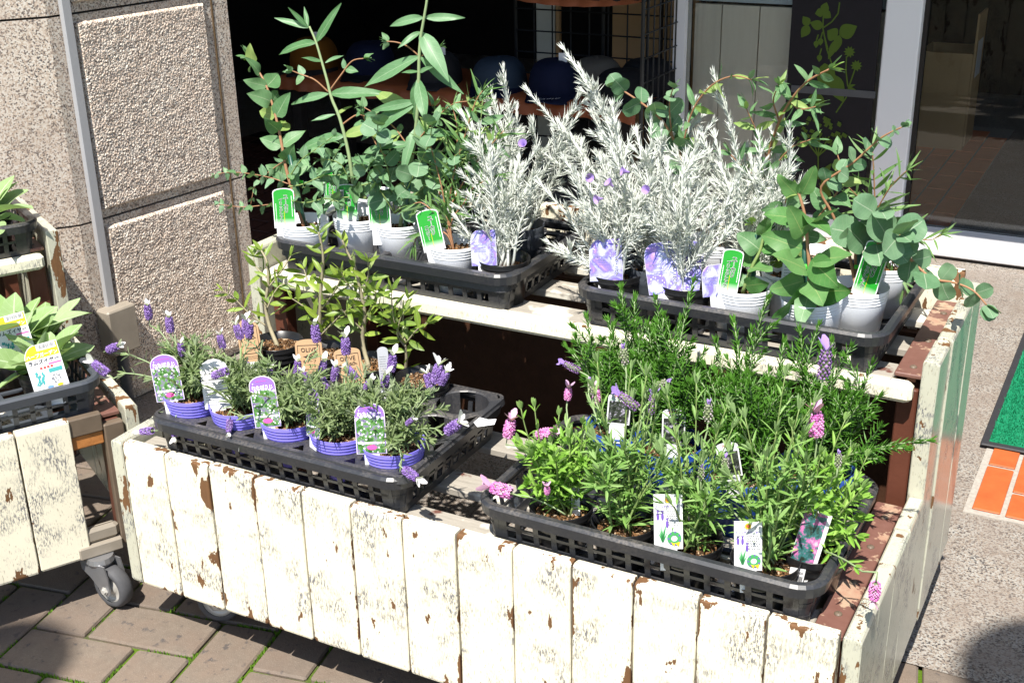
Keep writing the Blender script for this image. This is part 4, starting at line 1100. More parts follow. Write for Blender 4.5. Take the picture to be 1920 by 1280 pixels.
        obj('card', card_mesh(w, h, 'flat', M['card']), t); stub(.5); mb = MB(); lines(mb, -w*.40, w*.40, h*.12, h*.90, 11, r); part('small_print', mb, 'ink')
    elif kind == 'price':
        obj('card', card_mesh(w, h, 'flat', M['card']), t); mb = MB(); put_text(mb, '¥400', 0.0, w*.12, h*.78, w=w*.5); barcode(mb, -w*.42, h*.12, w*.42, h*.60, r); part('lettering', mb, 'ink')
    return t
# position = middle of the card's lower edge
def T(kind, label, pos, w, h, **k): return tagcard(kind, label, pos, w, h, **k)
T('green', 'green tag in the leftmost white pot', (0.053,0.414,0.638), 0.0403, 0.0727, yaw=24, roll=-2, sub='ブリッジシアナ')
T('green', 'green tag with a barcode sticker in the shade of leaves', (0.143,0.484,0.644), 0.0409, 0.0672, yaw=24, roll=0, sub='グニー')
T('green', 'green tag in the third white pot from the left', (0.222,0.475,0.642), 0.0395, 0.0616, yaw=26, roll=-3, sub='グニー')
T('green', 'green tag tilted left in the pot beside the violet tag', (0.372,0.418,0.638), 0.0387, 0.0719, yaw=26, roll=-12, sub='ニコリー')
T('green', 'dark green tag in the back row behind the leaves', (0.0266, 0.6, 0.6278), .036, .075, yaw=24, sub='ブリッジシアナ')
T('green', 'green tag leaning right beside the silver shrubs', (0.893,0.430,0.637), 0.0327, 0.0704, yaw=26, roll=9, sub='ブリッジシアナ')
T('green', 'green tag at the far right turned nearly edge on', (1.086,0.498,0.640), .040, .088, yaw=-16, roll=7, sub='ブリッジシアナ')
T('violet', 'violet tag in the black pot of the upper left tray', (0.470,0.417,0.625), 0.0433, 0.0613, yaw=22, roll=-3)
T('violet', 'violet tag at the left end of the upper right tray', (0.690,0.430,0.627), 0.0533, 0.0688, yaw=26, roll=-2)
T('violet', 'larger tilted violet tag with a second one behind it', (0.795,0.426,0.624), 0.0533, 0.0816, yaw=24, roll=-9, lean=-16)
T('violet', 'darker violet tag behind the tilted violet one', (0.822,0.445,0.627), 0.0406, 0.0795, yaw=14, roll=4)
T('violet', 'pale violet tag peeping out behind the right green tag', (0.8786, 0.43, 0.6311), .045, .05, yaw=30, roll=-4)
T('textback', 'white text tag under the big leaves at the right', (0.9752, 0.5, 0.6183), .036, .062, yaw=22, roll=4)
T('wata', 'purple lavender photo tag in the leftmost violet pot', (0.088,0.038,0.455), 0.0477, 0.0777, yaw=24, roll=-8)
T('watawhite', 'white text tag standing between the first two violet pots', (0.176,0.053,0.453), 0.0462, 0.0817, yaw=24, roll=-5)
T('wata', 'purple lavender photo tag in the third violet pot', (0.290,0.036,0.452), 0.042, 0.0823, yaw=24, roll=-7)
T('wata', 'purple lavender photo tag turned half away in the fourth violet pot', (0.372,0.040,0.451), .040, .076, yaw=-22, roll=-12)
T('wata', 'purple lavender photo tag in the rightmost violet pot', (0.484,0.036,0.450), 0.0456, 0.0784, yaw=26, roll=-2)
T('kraft', 'narrow kraft paper tag with cut corners at the far left olive', (0.0979, 0.235, 0.4488), 0.0404, 0.0751, yaw=22, roll=-8, sub='angled')
T('kraft', 'kraft paper OLIVE tag in the middle of the olives', (0.2238, 0.235, 0.4446), 0.0469, 0.0657, yaw=24, roll=-3)
T('kraft', 'kraft paper OLIVE tag half covered by a lavender spike', (0.3116, 0.232, 0.4472), 0.0461, 0.0646, yaw=24, roll=-8)
T('back', 'grey back of a tag beside the rightmost olive', (0.3756, 0.24, 0.441), .018, .080, yaw=26, roll=-4)
for px_pos, lb in (((0.1167, 0.26, 0.4145),'small white price card under the cut kraft tag'),((0.287, 0.255, 0.4095),'small white price card under the covered kraft tag')):
    T('price', lb, px_pos, .026, .014, yaw=24)
T('frlav', 'white lavender tag with a drawn wreath, left of two', (0.960,0.032,0.419), 0.0381, 0.0763, yaw=24, roll=-2)
T('frlav', 'white lavender tag with a drawn wreath, right of two', (1.070,0.032,0.417), 0.0357, 0.0672, yaw=24, roll=-2)
T('pinkphoto', 'pink flower photo tag in the rightmost black pot', (1.1256, 0.085, 0.4048), .036, .085, yaw=-6, roll=8)
T('herb', 'HERB rosemary tag in the middle blue pot', (0.9999, 0.165, 0.4727), 0.0307, 0.0491, yaw=18, roll=-12)
T('herb', 'HERB rosemary tag in the left blue pot', (0.7925, 0.245, 0.4728), .035, .048, yaw=22, roll=4)
T('herb', 'HERB rosemary tag behind the second blue pot rim', (0.8863, 0.235, 0.4624), .034, .056, yaw=22, roll=0)
T('price', 'barcode price label on the rightmost black pot', (1.1224, 0.068, 0.3875), .020, .026, yaw=20, roll=8, lean=-6)
T('price', 'barcode price label seen through the slots of the lower right tray', (1.0585, 0.062, 0.3467), .034, .028, yaw=16, roll=2, lean=8)
T('textback', 'folded clear white label beside the pink lavender pot', (0.8053, 0.07, 0.4081), .012, .070, yaw=30, roll=-1)
T('textback', 'silver white label between the second and third black pots', (0.9134, 0.1, 0.4058), .018, .085, yaw=-12, roll=10)
T('textback', 'white label on the blue pot behind the lavender', (0.901, 0.18, 0.413), .018, .034, yaw=10, roll=4)
T('lamb', 'yellow and white lamb ear tag in front', (-0.1826, 0.0328, 0.425), 0.0595, 0.0806, yaw=46, roll=-9, lean=-20)
T('lamb', 'yellow and white lamb ear tag behind, partly covered by leaves', (-0.3146, 0.0835, 0.437), 0.0596, 0.0814, yaw=46, roll=-9, lean=-20)
# ================================================================== LEAVES
def leaf_mesh(shape, mat, wr, bend=.12, fold=.10, wave=.0, seed=0, rows=8):
    """unit length along +Y, normal +Z; wr = width/length"""
    r = random.Random(seed); mb = MB(); vs_ = []; uv = []; fs = []; cols = (-1,-.5,0,.5,1)
    ph = r.uniform(0,6)
    f = {'lance': lambda v: sin(pi*min(1,v**.8))**.9, 'ovate': lambda v: sin(pi*v**.62)**.85, 'round': lambda v: math.sqrt(max(0,1-(2*v-1)**2))**.9,
         'heart': lambda v: (sin(pi*v**.60))**.62*(1-.12*v), 'olive': lambda v: sin(pi*v**.95)**.8, 'lamb': lambda v: (.16+.84*sin(pi*max(0,(v-.12)/.88)**.85)**.8) if v > .12 else .16}[shape]
    for i in range(rows+1):
        v = i/rows
        w = f(v)*wr*.5 if 0 < v < 1 else (.006 if v >= 1 else .012)
        for u in cols:
            x = u*w; z = -bend*v*v + fold*abs(u)*w*1.6 - fold*.2*w + wave*wr*.35*sin(v*9+ph+u*1.2)*abs(u)
            vs_.append((x + .02*sin(v*4+ph)*wr, v - .0, z)); uv.append((u, max(.001, v), 0.0))
    for i in range(rows):
        for k in range(4): a = i*5+k; fs.append((a, a+1, a+6, a+5))
    mb.add(vs_, fs, 0.0, uv); return mb.mesh('leaf', mat, True)
LM = {}
def reg(k, shape, mats, wr, bends=(.05,.15,.28), fold=.12, wave=.15, rows=8):
    LM[k] = [leaf_mesh(shape, mats[i % len(mats)], wr*(1+.12*((i*37 % 5)-2)/2), b, fold, wave, i, rows) for i, b in enumerate(bends*2)]
reg('long', 'lance', [M['euc_long'],M['euc_long'],M['euc_long'],M['euc_long'],M['euc_young'],M['euc_long']], .21, (.04,.16,.30), .16, .25)
reg('ovate', 'ovate', [M['euc'],M['euc'],M['euc'],M['euc'],M['euc_young'],M['euc']], .62)
reg('small', 'ovate', [M['euc'],M['euc_round']], .62, (.02,.12,.2))
reg('round', 'round', [M['euc_round']], .95, (.02,.08,.16), .10, .1, 12)
reg('big', 'heart', [M['euc_big'],M['euc_big'],M['euc']], .78, (.05,.14,.26), .07, .14, 14)
reg('young', 'ovate', [M['euc_young']], .5)
reg('lance', 'lance', [M['euc'],M['euc_young'],M['euc']], .30, (.05,.15,.3))
reg('thin', 'lance', [M['euc_thin']], .10, (.05,.2,.35), .1, .0)
reg('olive', 'olive', [M['olive']], .28, (.0,.10,.22), .15, .05)
reg('lamb', 'lamb', [M['lamb']], .46, (.10,.22,.38), .22, .12)
UPV = V((0,0,1))
def leaf(par, org_, base, d, L, kind, face=None, fj=.45, ws=1.0, r=rnd):
    """leaf object under par; base in par coordinates"""
    d = V(d).normalized(); n = V(face) if face else UPV
    n = n + V((r.gauss(0,fj), r.gauss(0,fj), r.gauss(0,fj)))
    n = n - d*n.dot(d)
    if n.length < .05: n = d.orthogonal()
    n.normalize(); x = d.cross(n)
    me = LM[kind][r.randrange(6)]
    o = bpy.data.objects.new('leaf', me); C.objects.link(o); o.parent = par
    m = Matrix(((x.x*L*ws, d.x*L, n.x*L, base[0]), (x.y*L*ws, d.y*L, n.y*L, base[1]), (x.z*L*ws, d.z*L, n.z*L, base[2]), (0,0,0,1)))
    o.matrix_local = m
    return o
def smooth_path(pts, sub=5):
    pts = [V(p) for p in pts]
    if len(pts) < 3: return [pts[0].lerp(pts[-1], k/sub) for k in range(sub+1)]
    out = []
    for i in range(len(pts)-1):
        p0 = pts[max(0,i-1)]; p1 = pts[i]; p2 = pts[i+1]; p3 = pts[min(len(pts)-1,i+2)]
        for k in range(sub):
            t = k/sub
            out.append(.5*((2*p1)+(p2-p0)*t+(2*p0-5*p1+4*p2-p3)*t*t+(3*p1-p0-3*p2+p3)*t**3))
    out.append(pts[-1]); return out
def stem(par, o_, pts, r0, r1, mat, name='stem', sub=5, n=6):
    p = smooth_path(pts, sub); k = len(p)
    mb = MB(); mb.tube([q-o_ for q in p], [r0+(r1-r0)*i/(k-1) for i in range(k)], n); mb.build(name, mat, par, True)
    return p
def resample(p, step, start=0.0, end=0.0):
    L = [0]
    for a, b in zip(p[:-1], p[1:]): L.append(L[-1]+(b-a).length)
    tot = L[-1]; out = []; s = start
    while s <= tot-end+1e-9:
        for i in range(len(p)-1):
            if L[i+1] >= s-1e-12:
                t = (s-L[i])/max(1e-9, L[i+1]-L[i]); out.append((p[i].lerp(p[i+1], t), (p[i+1]-p[i]).normalized(), s/tot)); break
        s += step
    return out
def leafy(par, o_, path, kind, L0, L1, step, start=.03, pairs=True, ang_=65, face=None, fj=.4, tip=3, r=rnd, ws=1.0, ph=0.0):
    """opposite leaf pairs along a stem, turning 90 degrees from node to node"""
    ns = resample(path, step, start)
    for i, (p, t, s) in enumerate(ns):
        a = t.cross(V((.3,-1,.2))); a = a.normalized() if a.length > .1 else t.orthogonal(); b = t.cross(a)
        q = ph + (i % 2)*pi/2 + r.gauss(0,.35)
        L = L0+(L1-L0)*s
        for sg in ((1,-1) if pairs else (1 if i % 2 else -1,)):
            rad = (a*cos(q)+b*sin(q))*sg
            d = t*cos(R(ang_+r.gauss(0,10))) + rad*sin(R(ang_))
            d.z -= .12
            leaf(par, o_, p-o_, d, L*r.uniform(.8,1.15), kind, face, fj, ws, r)
    p, t = path[-1], (path[-1]-path[-2]).normalized()
    for k in range(tip):
        q = k*2*pi/max(1,tip)+r.random(); a = t.orthogonal().normalized(); b = t.cross(a)
        leaf(par, o_, p-o_, t + (a*cos(q)+b*sin(q))*.55, L1*r.uniform(.55,.9), kind, None, .3, ws, r)

# ------------------------------------------------------------------ needle foliage
KEEPOFF = V((0,0,0))
def hidden(p):
    w = p + KEEPOFF
    for c, v, s, u, hw, hh in KEEP:
        rel_ = w - c; al = rel_.dot(v)
        if -.006 < al < .30 and abs(rel_.dot(s)) < hw and abs(rel_.dot(u)) < hh: return True
    return False
def needle(mb, p, d, n, L, W, bend, var):
    if hidden(p + d.normalized()*L*.6): return
    """three-sided tapering needle"""
    d = d.normalized(); s = d.cross(n)
    if s.length < 1e-4: s = d.orthogonal()
    s.normalize(); n = s.cross(d)
    m1 = p + d*L*.45 + n*bend*L*.5; tp = p + d*L + n*bend*L*1.6
    k = W*.5; vs_ = [p-s*k*.6, p+s*k*.6, p+n*k*.5, m1-s*k, m1+s*k, m1+n*k*.7, tp]
    mb.add(vs_, [(0,1,4,3),(1,2,5,4),(2,0,3,5),(3,4,6),(4,5,6),(5,3,6)], var)
def blade(mb, p, d, n, L, W, bend, var):
    if hidden(p + d.normalized()*L*.6): return
    """narrow flat leaf, folded along its middle"""
    d = d.normalized(); s = d.cross(n)
    if s.length < 1e-4: s = d.orthogonal()
    s.normalize(); n = s.cross(d); vs_ = []
    for t, w, z in ((0,.25,0),(.3,.9,.35),(.62,1,.75),(.88,.55,1.0)):
        c = p + d*L*t - n*bend*L*t*t
        vs_ += [c-s*W*.5*w+n*W*.16*w, c-n*W*.1*w, c+s*W*.5*w+n*W*.16*w]
    vs_.append(p+d*L-n*bend*L)
    fs = []
    for k in range(3):
        for j in range(2): a = k*3+j; fs.append((a,a+1,a+4,a+3))
    fs += [(9,10,12),(10,11,12)]
    mb.add(vs_, fs, var)
def setoff(o_):
    global KEEPOFF
    KEEPOFF = V(o_)
def dress(mb, path, L, W, step, ang0=60, ang1=25, whorl=2, start=.0, fn=needle, bend=.08, tipn=6, r=rnd, shrink=.55, jit=.25):
    ns = resample(path, step, start)
    q = r.uniform(0,6)
    for i, (p, t, s) in enumerate(ns):
        q += 2.4 if whorl < 2 else 1.25
        a = t.orthogonal().normalized(); b = t.cross(a)
        an = R(ang0+(ang1-ang0)*s**2+r.gauss(0,8)); LL = L*(1-(1-shrink)*s**3)*r.uniform(.75,1.15)
        for k in range(whorl):
            w = q+2*pi*k/whorl+r.gauss(0,jit); rad = a*cos(w)+b*sin(w)
            d = t*cos(an)+rad*sin(an)
            fn(mb, p, d, (t*sin(an)-rad*cos(an)) if fn is needle else (rad*-cos(an)+t*sin(an)), LL, W*r.uniform(.85,1.15), bend*r.uniform(.2,1.6), r.random())
    p = path[-1]; t = (path[-1]-path[-2]).normalized(); a = t.orthogonal().normalized(); b = t.cross(a)
    for k in range(tipn):
        w = 2*pi*k/tipn+r.random(); d = t+(a*cos(w)+b*sin(w))*r.uniform(.12,.4)
        fn(mb, p-t*.004, d, t.cross(a), L*shrink*r.uniform(.8,1.2), W*.9, bend*.4, r.random())
def arc(p0, p1, up_=.5, n=9, sway=0.0, r=rnd):
    p0 = V(p0); p1 = V(p1); L = (p1-p0).length
    c = p0.lerp(p1,.5) + V((0,0,L*up_*.5)) + V((r.gauss(0,sway), r.gauss(0,sway), 0))*L
    return [(p0*(1-t)**2 + c*2*t*(1-t) + p1*t*t) for t in [k/n for k in range(n+1)]]

# ------------------------------------------------------------------ flower spikes
def spike_mesh(mat, L, Rr, rows, per, seed, plump=1.0):
    r = random.Random(seed); mb = MB()
    mb.lathe([(Rr*.25,0),(Rr*.62,L*.15),(Rr*.72,L*.5),(Rr*.6,L*.85),(Rr*.1,L)], 8, var=-1.0)
    for i in range(rows):
        z = L*(.06+.88*i/(rows-1)); rr = Rr*(.70+.30*sin(pi*min(1,(z/L)*.9+.12)))*plump
        for k in range(per):
            a = 2*pi*(k+.5*(i % 2))/per + r.gauss(0,.08); s = Rr*.27*r.uniform(.7,1.25)
            c = V((rr*cos(a)*.86, rr*sin(a)*.86, z)); o = V((cos(a),sin(a),.35)).normalized(); x = V((-sin(a),cos(a),0)); y = o.cross(x)
            vs_ = [c+x*s, c+y*s*1.1, c-x*s, c-y*s*1.1, c+o*s*.95, c-o*s*.5]
            mb.add(vs_, [(0,1,4),(1,2,4),(2,3,4),(3,0,4),(1,0,5),(2,1,5),(3,2,5),(0,3,5)], r.random())
    return mb.mesh('flower_spike', mat)
def bract_mesh(mat, L, n, seed, spread=.5):
    r = random.Random(seed); mb = MB()
    for k in range(n):
        a = 2*pi*k/n+r.gauss(0,.3); rad = V((cos(a),sin(a),0)); tn = V((-sin(a),cos(a),0)); d = (V((0,0,1))+rad*spread*r.uniform(.5,1.3)).normalized(); LL = L*r.uniform(.7,1.2); vs_ = []
        for t, w in ((0,.12),(.35,.24),(.7,.28),(1.0,.10)):
            c = d*LL*t + rad*.25*LL*t*t + V((0,0,r.uniform(-.06,.06)*LL))
            vs_ += [c-tn*w*LL, c+rad*.04*LL, c+tn*w*LL]
        fs = []
        for i in range(3):
            for j in range(2): q = i*3+j; fs.append((q,q+1,q+4,q+3))
        mb.add(vs_, fs, r.random())
    return mb.mesh('bract', mat, True)
SPK = {'purple': [spike_mesh(M['fl_purple'], .026, .0066, 12, 10, k) for k in range(3)], 'pink': [spike_mesh(M['fl_pink'], .024, .0072, 11, 10, 5+k) for k in range(2)], 'bud': [spike_mesh(M['fl_bud'], .020, .0052, 7, 6, 9)], 'slim': [spike_mesh(flower('dusky_violet_florets', (.10,.04,.16), (.34,.20,.42)), .030, .0062, 9, 7, 12)]}
BRC = {'purple': [bract_mesh(M['br_white'], .013, 4, k) for k in range(3)], 'pink': [bract_mesh(M['br_pink'], .013, 4, 4+k) for k in range(2)], 'bud': [bract_mesh(M['br_lilac'], .006, 3, 8, .2)], 'slim': [bract_mesh(M['br_lilac'], .015, 3, 11, .35)]}
def flower_on(par, o_, p, d, kind, s=1.0, r=rnd):
    d = V(d).normalized(); q = d.to_track_quat('Z', 'Y'); me = r.choice(SPK[kind])
    o = obj('flower_spike', me, par, V(p)-o_, q.to_euler(), (s,s,s))
    L = max(v[2] for v in (v.co for v in me.vertices))
    obj('bract', r.choice(BRC[kind]), o, (0,0,L*.93), (0,0,r.uniform(0,6)))
    return o
# ================================================================== PLANTS, upper shelf
GE = 'eucalyptus plants in white pots'
def euc(label, kind, x, y, rim, tilt=(0,0)): return potted('potted_eucalyptus', label, 'eucalyptus', kind, x, y, rim, GE, tilt)
def stake(par, o_, p0, p1, clip=None):
    mb = MB(); mb.tube([V(p0)-o_, V(p1)-o_], .0042, 8); s = mb.build('stake', M['stake'], par, True)
    if clip:
        c = V(p0).lerp(V(p1), clip)-o_; mb = MB(); mb.tube([c+V((-.007,-.003,0)), c+V((.007,-.003,.001))], .0035, 6); mb.bbox((c.x+.002,c.y-.008,c.z-.003),(c.x+.024,c.y-.005,c.z+.003), .001); mb.build('clip', M['clip'], par)

# 1: leftmost pot, slim stem of paired ovate leaves and long thin side sprays
t, o_, hs = euc('eucalyptus in the leftmost white pot with a slim leaning stem', 'white', 0.068, 0.450, 0.646)
b = o_+V((0,0,hs))
p = stem(t, o_, [b]+[(0.0328, 0.46, 0.7224), (0.0213, 0.4667, 0.765), (0.0098, 0.4733, 0.8073), (-0.0034, 0.48, 0.8443), (-0.0213, 0.4867, 0.8829), (-0.0434, 0.4933, 0.9074), (-0.0643, 0.5, 0.9225)], .0035, .0015, M['stem_red'], n=7)
leafy(t, o_, p, 'ovate', .058, .042, .028, .10, True, 60, (.35,-.75,.55), .4, 5)
stake(t, o_, b+V((.004,.004,-.03)), (0.0409, 0.46, 0.7635), .72)
for i, pp in enumerate(([(0.0404, 0.45, 0.7106), (0.0071, 0.445, 0.7192), (-0.0382, 0.44, 0.7236), (-0.0849, 0.435, 0.7228), (-0.1176, 0.43, 0.7153)], [(0.0445, 0.44, 0.6781), (0.0037, 0.4267, 0.6726), (-0.0427, 0.4133, 0.6664), (-0.0883, 0.4, 0.6696)], [(0.0312, 0.46, 0.7525), (0.0021, 0.4533, 0.7329), (-0.0336, 0.4467, 0.703), (-0.046, 0.44, 0.6619)])):
    q = stem(t, o_, pp, .0012, .0006, M['stem_red']); leafy(t, o_, q, 'small', .024, .015, .020, .012, True, 62, None, .7, 3)
for pp in ([(0.0415, 0.45, 0.7208), (0.0798, 0.4433, 0.7615), (0.129, 0.4367, 0.7924), (0.1649, 0.43, 0.8165)], [(0.0478, 0.44, 0.7089), (0.0838, 0.44, 0.7181), (0.1273, 0.44, 0.7378), (0.1686, 0.44, 0.7443)], [(0.0531, 0.43, 0.6869), (0.0967, 0.4267, 0.688), (0.1419, 0.4233, 0.7023), (0.1732, 0.42, 0.701)]):
    q = stem(t, o_, pp, .0016, .0007, M['stem_g']); leafy(t, o_, q, 'small', .030, .022, .025, .012, True, 58, (.3,-.6,.8), .5, 3)

# 2: tall stem with long willow-like leaves
t, o_, hs = euc('tall eucalyptus with long narrow leaves reaching up in front of the dark shop at left', 'white', 0.150, 0.508, 0.650)
b = o_+V((0,0,hs))
p = stem(t, o_, [b]+[(0.1449, 0.505, 0.7237), (0.138, 0.5071, 0.7725), (0.1235, 0.5093, 0.8278), (0.1073, 0.5114, 0.862), (0.0981, 0.5136, 0.8947), (0.0887, 0.5157, 0.9243), (0.0765, 0.5179, 0.9612), (0.0633, 0.52, 0.9865)], .0036, .0018, M['stem_pale'], n=8)
def ex(par, o_, b_, tip, kind, face=(.3,-.7,.7), ws=1.0, fj=.15):
    b_ = V(b_); tip = V(tip); leaf(par, o_, b_-o_, tip-b_, (tip-b_).length, kind, face, fj, ws)
LS = [(0.0995, 0.515, 0.8695),(0.0183, 0.49, 0.856),(0.0995, 0.515, 0.8695),(0.2119, 0.53, 0.8831),(0.0747, 0.52, 0.9588),(0.1203, 0.54, 1.0276),(0.0747, 0.52, 0.9588),(-0.0069, 0.5, 0.9493),(0.0607, 0.52, 0.9844),(0.0015, 0.5, 1.0019),
      (0.088, 0.52, 0.9255),(0.0718, 0.48, 0.9394),(0.0926, 0.52, 0.9239),(0.1126, 0.55, 0.9394),(0.1128, 0.51, 0.8336),(0.0805, 0.48, 0.8261),(0.1152, 0.51, 0.8338),(0.1308, 0.54, 0.8487),(0.0607, 0.52, 0.9844),(0.0397, 0.54, 1.0183),(0.0607, 0.52, 0.9844),(0.0347, 0.5, 1.0213),(0.1296, 0.51, 0.7958),(0.0439, 0.47, 0.7835),(0.1296, 0.51, 0.7958),(0.2116, 0.53, 0.8284),(0.1378, 0.51, 0.7519),(0.0864, 0.47, 0.7259),(0.1378, 0.51, 0.7519),(0.2249, 0.52, 0.7586)]
for i in range(0, len(LS), 2): ex(t, o_, LS[i], LS[i+1], 'long', (.25,-.75,.7), 1.15 if i > 20 else 1.0)
for pp in ([(0.0986, 0.515, 0.8723), (0.0759, 0.5067, 0.8943), (0.0532, 0.4983, 0.9037), (0.0399, 0.49, 0.9109)], [(0.0986, 0.515, 0.8723), (0.1237, 0.5233, 0.9044), (0.1431, 0.5317, 0.9282), (0.1631, 0.54, 0.9329)], [(0.1254, 0.51, 0.8151), (0.1553, 0.52, 0.8352), (0.1712, 0.53, 0.8278)]):
    q = stem(t, o_, pp, .0016, .001, M['stem_red']); leafy(t, o_, q, 'small', .022, .024, .05, .055, True, 60, (.3,-.6,.7), .5, 4)
for pp in ([(0.1425, 0.5, 0.7247), (0.1068, 0.49, 0.7131), (0.0765, 0.48, 0.7), (0.0475, 0.47, 0.7012)], [(0.1408, 0.5, 0.7043), (0.1922, 0.4867, 0.7186), (0.2315, 0.4733, 0.7411), (0.225, 0.46, 0.7631)], [(0.1464, 0.49, 0.6873), (0.1259, 0.4767, 0.6863), (0.0978, 0.4633, 0.6682), (0.0846, 0.45, 0.6803)], [(0.1429, 0.5, 0.7147), (0.136, 0.4867, 0.7472), (0.1229, 0.4733, 0.7589), (0.109, 0.46, 0.7606)]):
    q = stem(t, o_, pp, .0016, .0007, M['stem_g']); leafy(t, o_, q, 'small', .032, .022, .024, .012, True, 60, (.3,-.7,.6), .6, 3)

# 3: tallest stem, leaves in crossed pairs
t, o_, hs = euc('tallest eucalyptus with a pale straight stem rising out of the top of the picture', 'white', 0.240, 0.510, 0.650)
b = o_+V((0,0,hs))
p = stem(t, o_, [b]+[(0.2641, 0.51, 0.7357), (0.2767, 0.5125, 0.7851), (0.2864, 0.515, 0.8476), (0.2915, 0.5175, 0.9082), (0.2931, 0.52, 0.9464), (0.2967, 0.5225, 0.9807), (0.302, 0.525, 1.0075), (0.3084, 0.5275, 1.0386), (0.3127, 0.53, 1.0691)], .0038, .0020, M['stem_pale'], n=8)
LS = [(0.2992, 0.53, 1.013),(0.2355, 0.51, 1.0034),(0.3013, 0.53, 1.0131),(0.3688, 0.55, 1.0138),(0.2914, 0.53, 0.9883),(0.2726, 0.49, 0.9734),(0.2925, 0.53, 0.9884),(0.364, 0.49, 0.9327),(0.2932, 0.52, 0.9474),(0.1926, 0.48, 0.902),(0.2943, 0.52, 0.9474),(0.3628, 0.55, 0.8836),
      (0.2889, 0.52, 0.9094),(0.3307, 0.47, 0.8485),(0.2878, 0.52, 0.9094),(0.2767, 0.5, 0.8403),(0.2907, 0.52, 0.9216),(0.2773, 0.49, 0.9276),(0.2918, 0.52, 0.9216),(0.3307, 0.5, 0.9368),(0.3092, 0.53, 1.0427),(0.325, 0.53, 1.0826),(0.307, 0.53, 1.0408),(0.294, 0.52, 1.0782),
      (0.2823, 0.52, 0.8698),(0.2072, 0.48, 0.8572),(0.2822, 0.52, 0.8679),(0.1765, 0.47, 0.8137),(0.2774, 0.52, 0.822),(0.2745, 0.46, 0.7492),(0.281, 0.52, 0.8461),(0.1757, 0.53, 0.888),(0.2769, 0.52, 0.8124),(0.3682, 0.5, 0.8252),(0.2788, 0.51, 0.7956),(0.2278, 0.46, 0.8017)]
for i in range(0, len(LS), 2): ex(t, o_, LS[i], LS[i+1], 'long', (.25,-.8,.65), 1.35 if i in (6,12,14) else 1.05)
for pp in ([(0.2901, 0.525, 0.9473), (0.2734, 0.5167, 0.9639), (0.2574, 0.5083, 0.9715), (0.2411, 0.5, 0.9736)], [(0.2922, 0.525, 0.9474), (0.3033, 0.5375, 0.9534), (0.3177, 0.55, 0.9615)]):
    q = stem(t, o_, pp, .0014, .001, M['stem_red']); leafy(t, o_, q, 'small', .02, .018, .06, .06, True, 50, None, .5, 4)
# rounded blue-green leaves of the gunnii sort round its foot
for pp in ([(0.2376, 0.5, 0.6654), (0.2419, 0.4833, 0.7398), (0.2368, 0.4667, 0.8011), (0.246, 0.45, 0.8386)], [(0.2399, 0.5, 0.6657), (0.2927, 0.4833, 0.7454), (0.3359, 0.4667, 0.8061), (0.3568, 0.45, 0.8486)], [(0.2399, 0.5, 0.6657), (0.3176, 0.4867, 0.7329), (0.3713, 0.4733, 0.7801), (0.4099, 0.46, 0.8104)], [(0.2443, 0.49, 0.669), (0.2213, 0.47, 0.7261), (0.2091, 0.45, 0.7638)]):
    q = stem(t, o_, pp, .0016, .0008, M['stem_g']); leafy(t, o_, q, 'round', .038, .030, .034, .03, True, 68, (.35,-.7,.5), .55, 3)
stake(t, o_, b+V((.01,-.004,-.03)), (0.2805, 0.49, 0.7424), None)
for pp in ([(0.2777, 0.51, 0.7762), (0.2434, 0.5067, 0.8217), (0.2074, 0.5033, 0.8431), (0.1822, 0.5, 0.8559)], [(0.2822, 0.51, 0.7959), (0.333, 0.5067, 0.8486), (0.3683, 0.5033, 0.8754), (0.4021, 0.5, 0.8834)], [(0.2732, 0.51, 0.7563), (0.2195, 0.5033, 0.7718), (0.1931, 0.4967, 0.8192), (0.1881, 0.49, 0.8441)]):
    q = stem(t, o_, pp, .0015, .0008, M['stem_red']); leafy(t, o_, q, 'small', .030, .022, .026, .02, True, 58, (.3,-.7,.6), .6, 4)

# 4: narrow-leaved eucalyptus in front
t, o_, hs = euc('fine narrow leaved eucalyptus in the white pot beside the violet tag', 'white', 0.388, 0.454, 0.646)
b = o_+V((0,0,hs))
for pp in ([(0.3715, 0.47, 0.6905), (0.38, 0.475, 0.7571), (0.4009, 0.48, 0.8234), (0.421, 0.485, 0.8833), (0.4343, 0.49, 0.9058)], [(0.3745, 0.465, 0.6922), (0.4, 0.4767, 0.7495), (0.4318, 0.4883, 0.7969), (0.4678, 0.5, 0.8391)], [(0.3746, 0.46, 0.6743), (0.3643, 0.4633, 0.7298), (0.3487, 0.4667, 0.784), (0.3328, 0.47, 0.8284)], [(0.372, 0.46, 0.6642), (0.3503, 0.4567, 0.6915), (0.3259, 0.4533, 0.7087), (0.3057, 0.45, 0.7023)], [(0.3776, 0.45, 0.6581), (0.3496, 0.4467, 0.6651), (0.3236, 0.4433, 0.6528), (0.3135, 0.44, 0.6327)], [(0.38, 0.46, 0.675), (0.4084, 0.46, 0.7169), (0.4305, 0.46, 0.7478), (0.4725, 0.46, 0.771)], [(0.3715, 0.47, 0.6905), (0.3774, 0.48, 0.7651), (0.3827, 0.49, 0.8288), (0.3699, 0.5, 0.867)]):
    q = stem(t, o_, [b]+pp, .002, .0008, M['stem_red']); leafy(t, o_, q, 'thin', .055, .040, .011, .04, True, 48, (.3,-.6,.7), .7, 5)
for pp in ([(0.3809, 0.47, 0.7585), (0.4125, 0.4767, 0.8022), (0.4312, 0.4833, 0.8529), (0.4338, 0.49, 0.8924)], [(0.3948, 0.47, 0.7881), (0.4285, 0.485, 0.7973), (0.452, 0.5, 0.8221)]):
    q = stem(t, o_, pp, .0014, .0008, M['stem_g']); leafy(t, o_, q, 'lance', .045, .035, .022, .02, True, 55, (.3,-.6,.7), .5, 3)

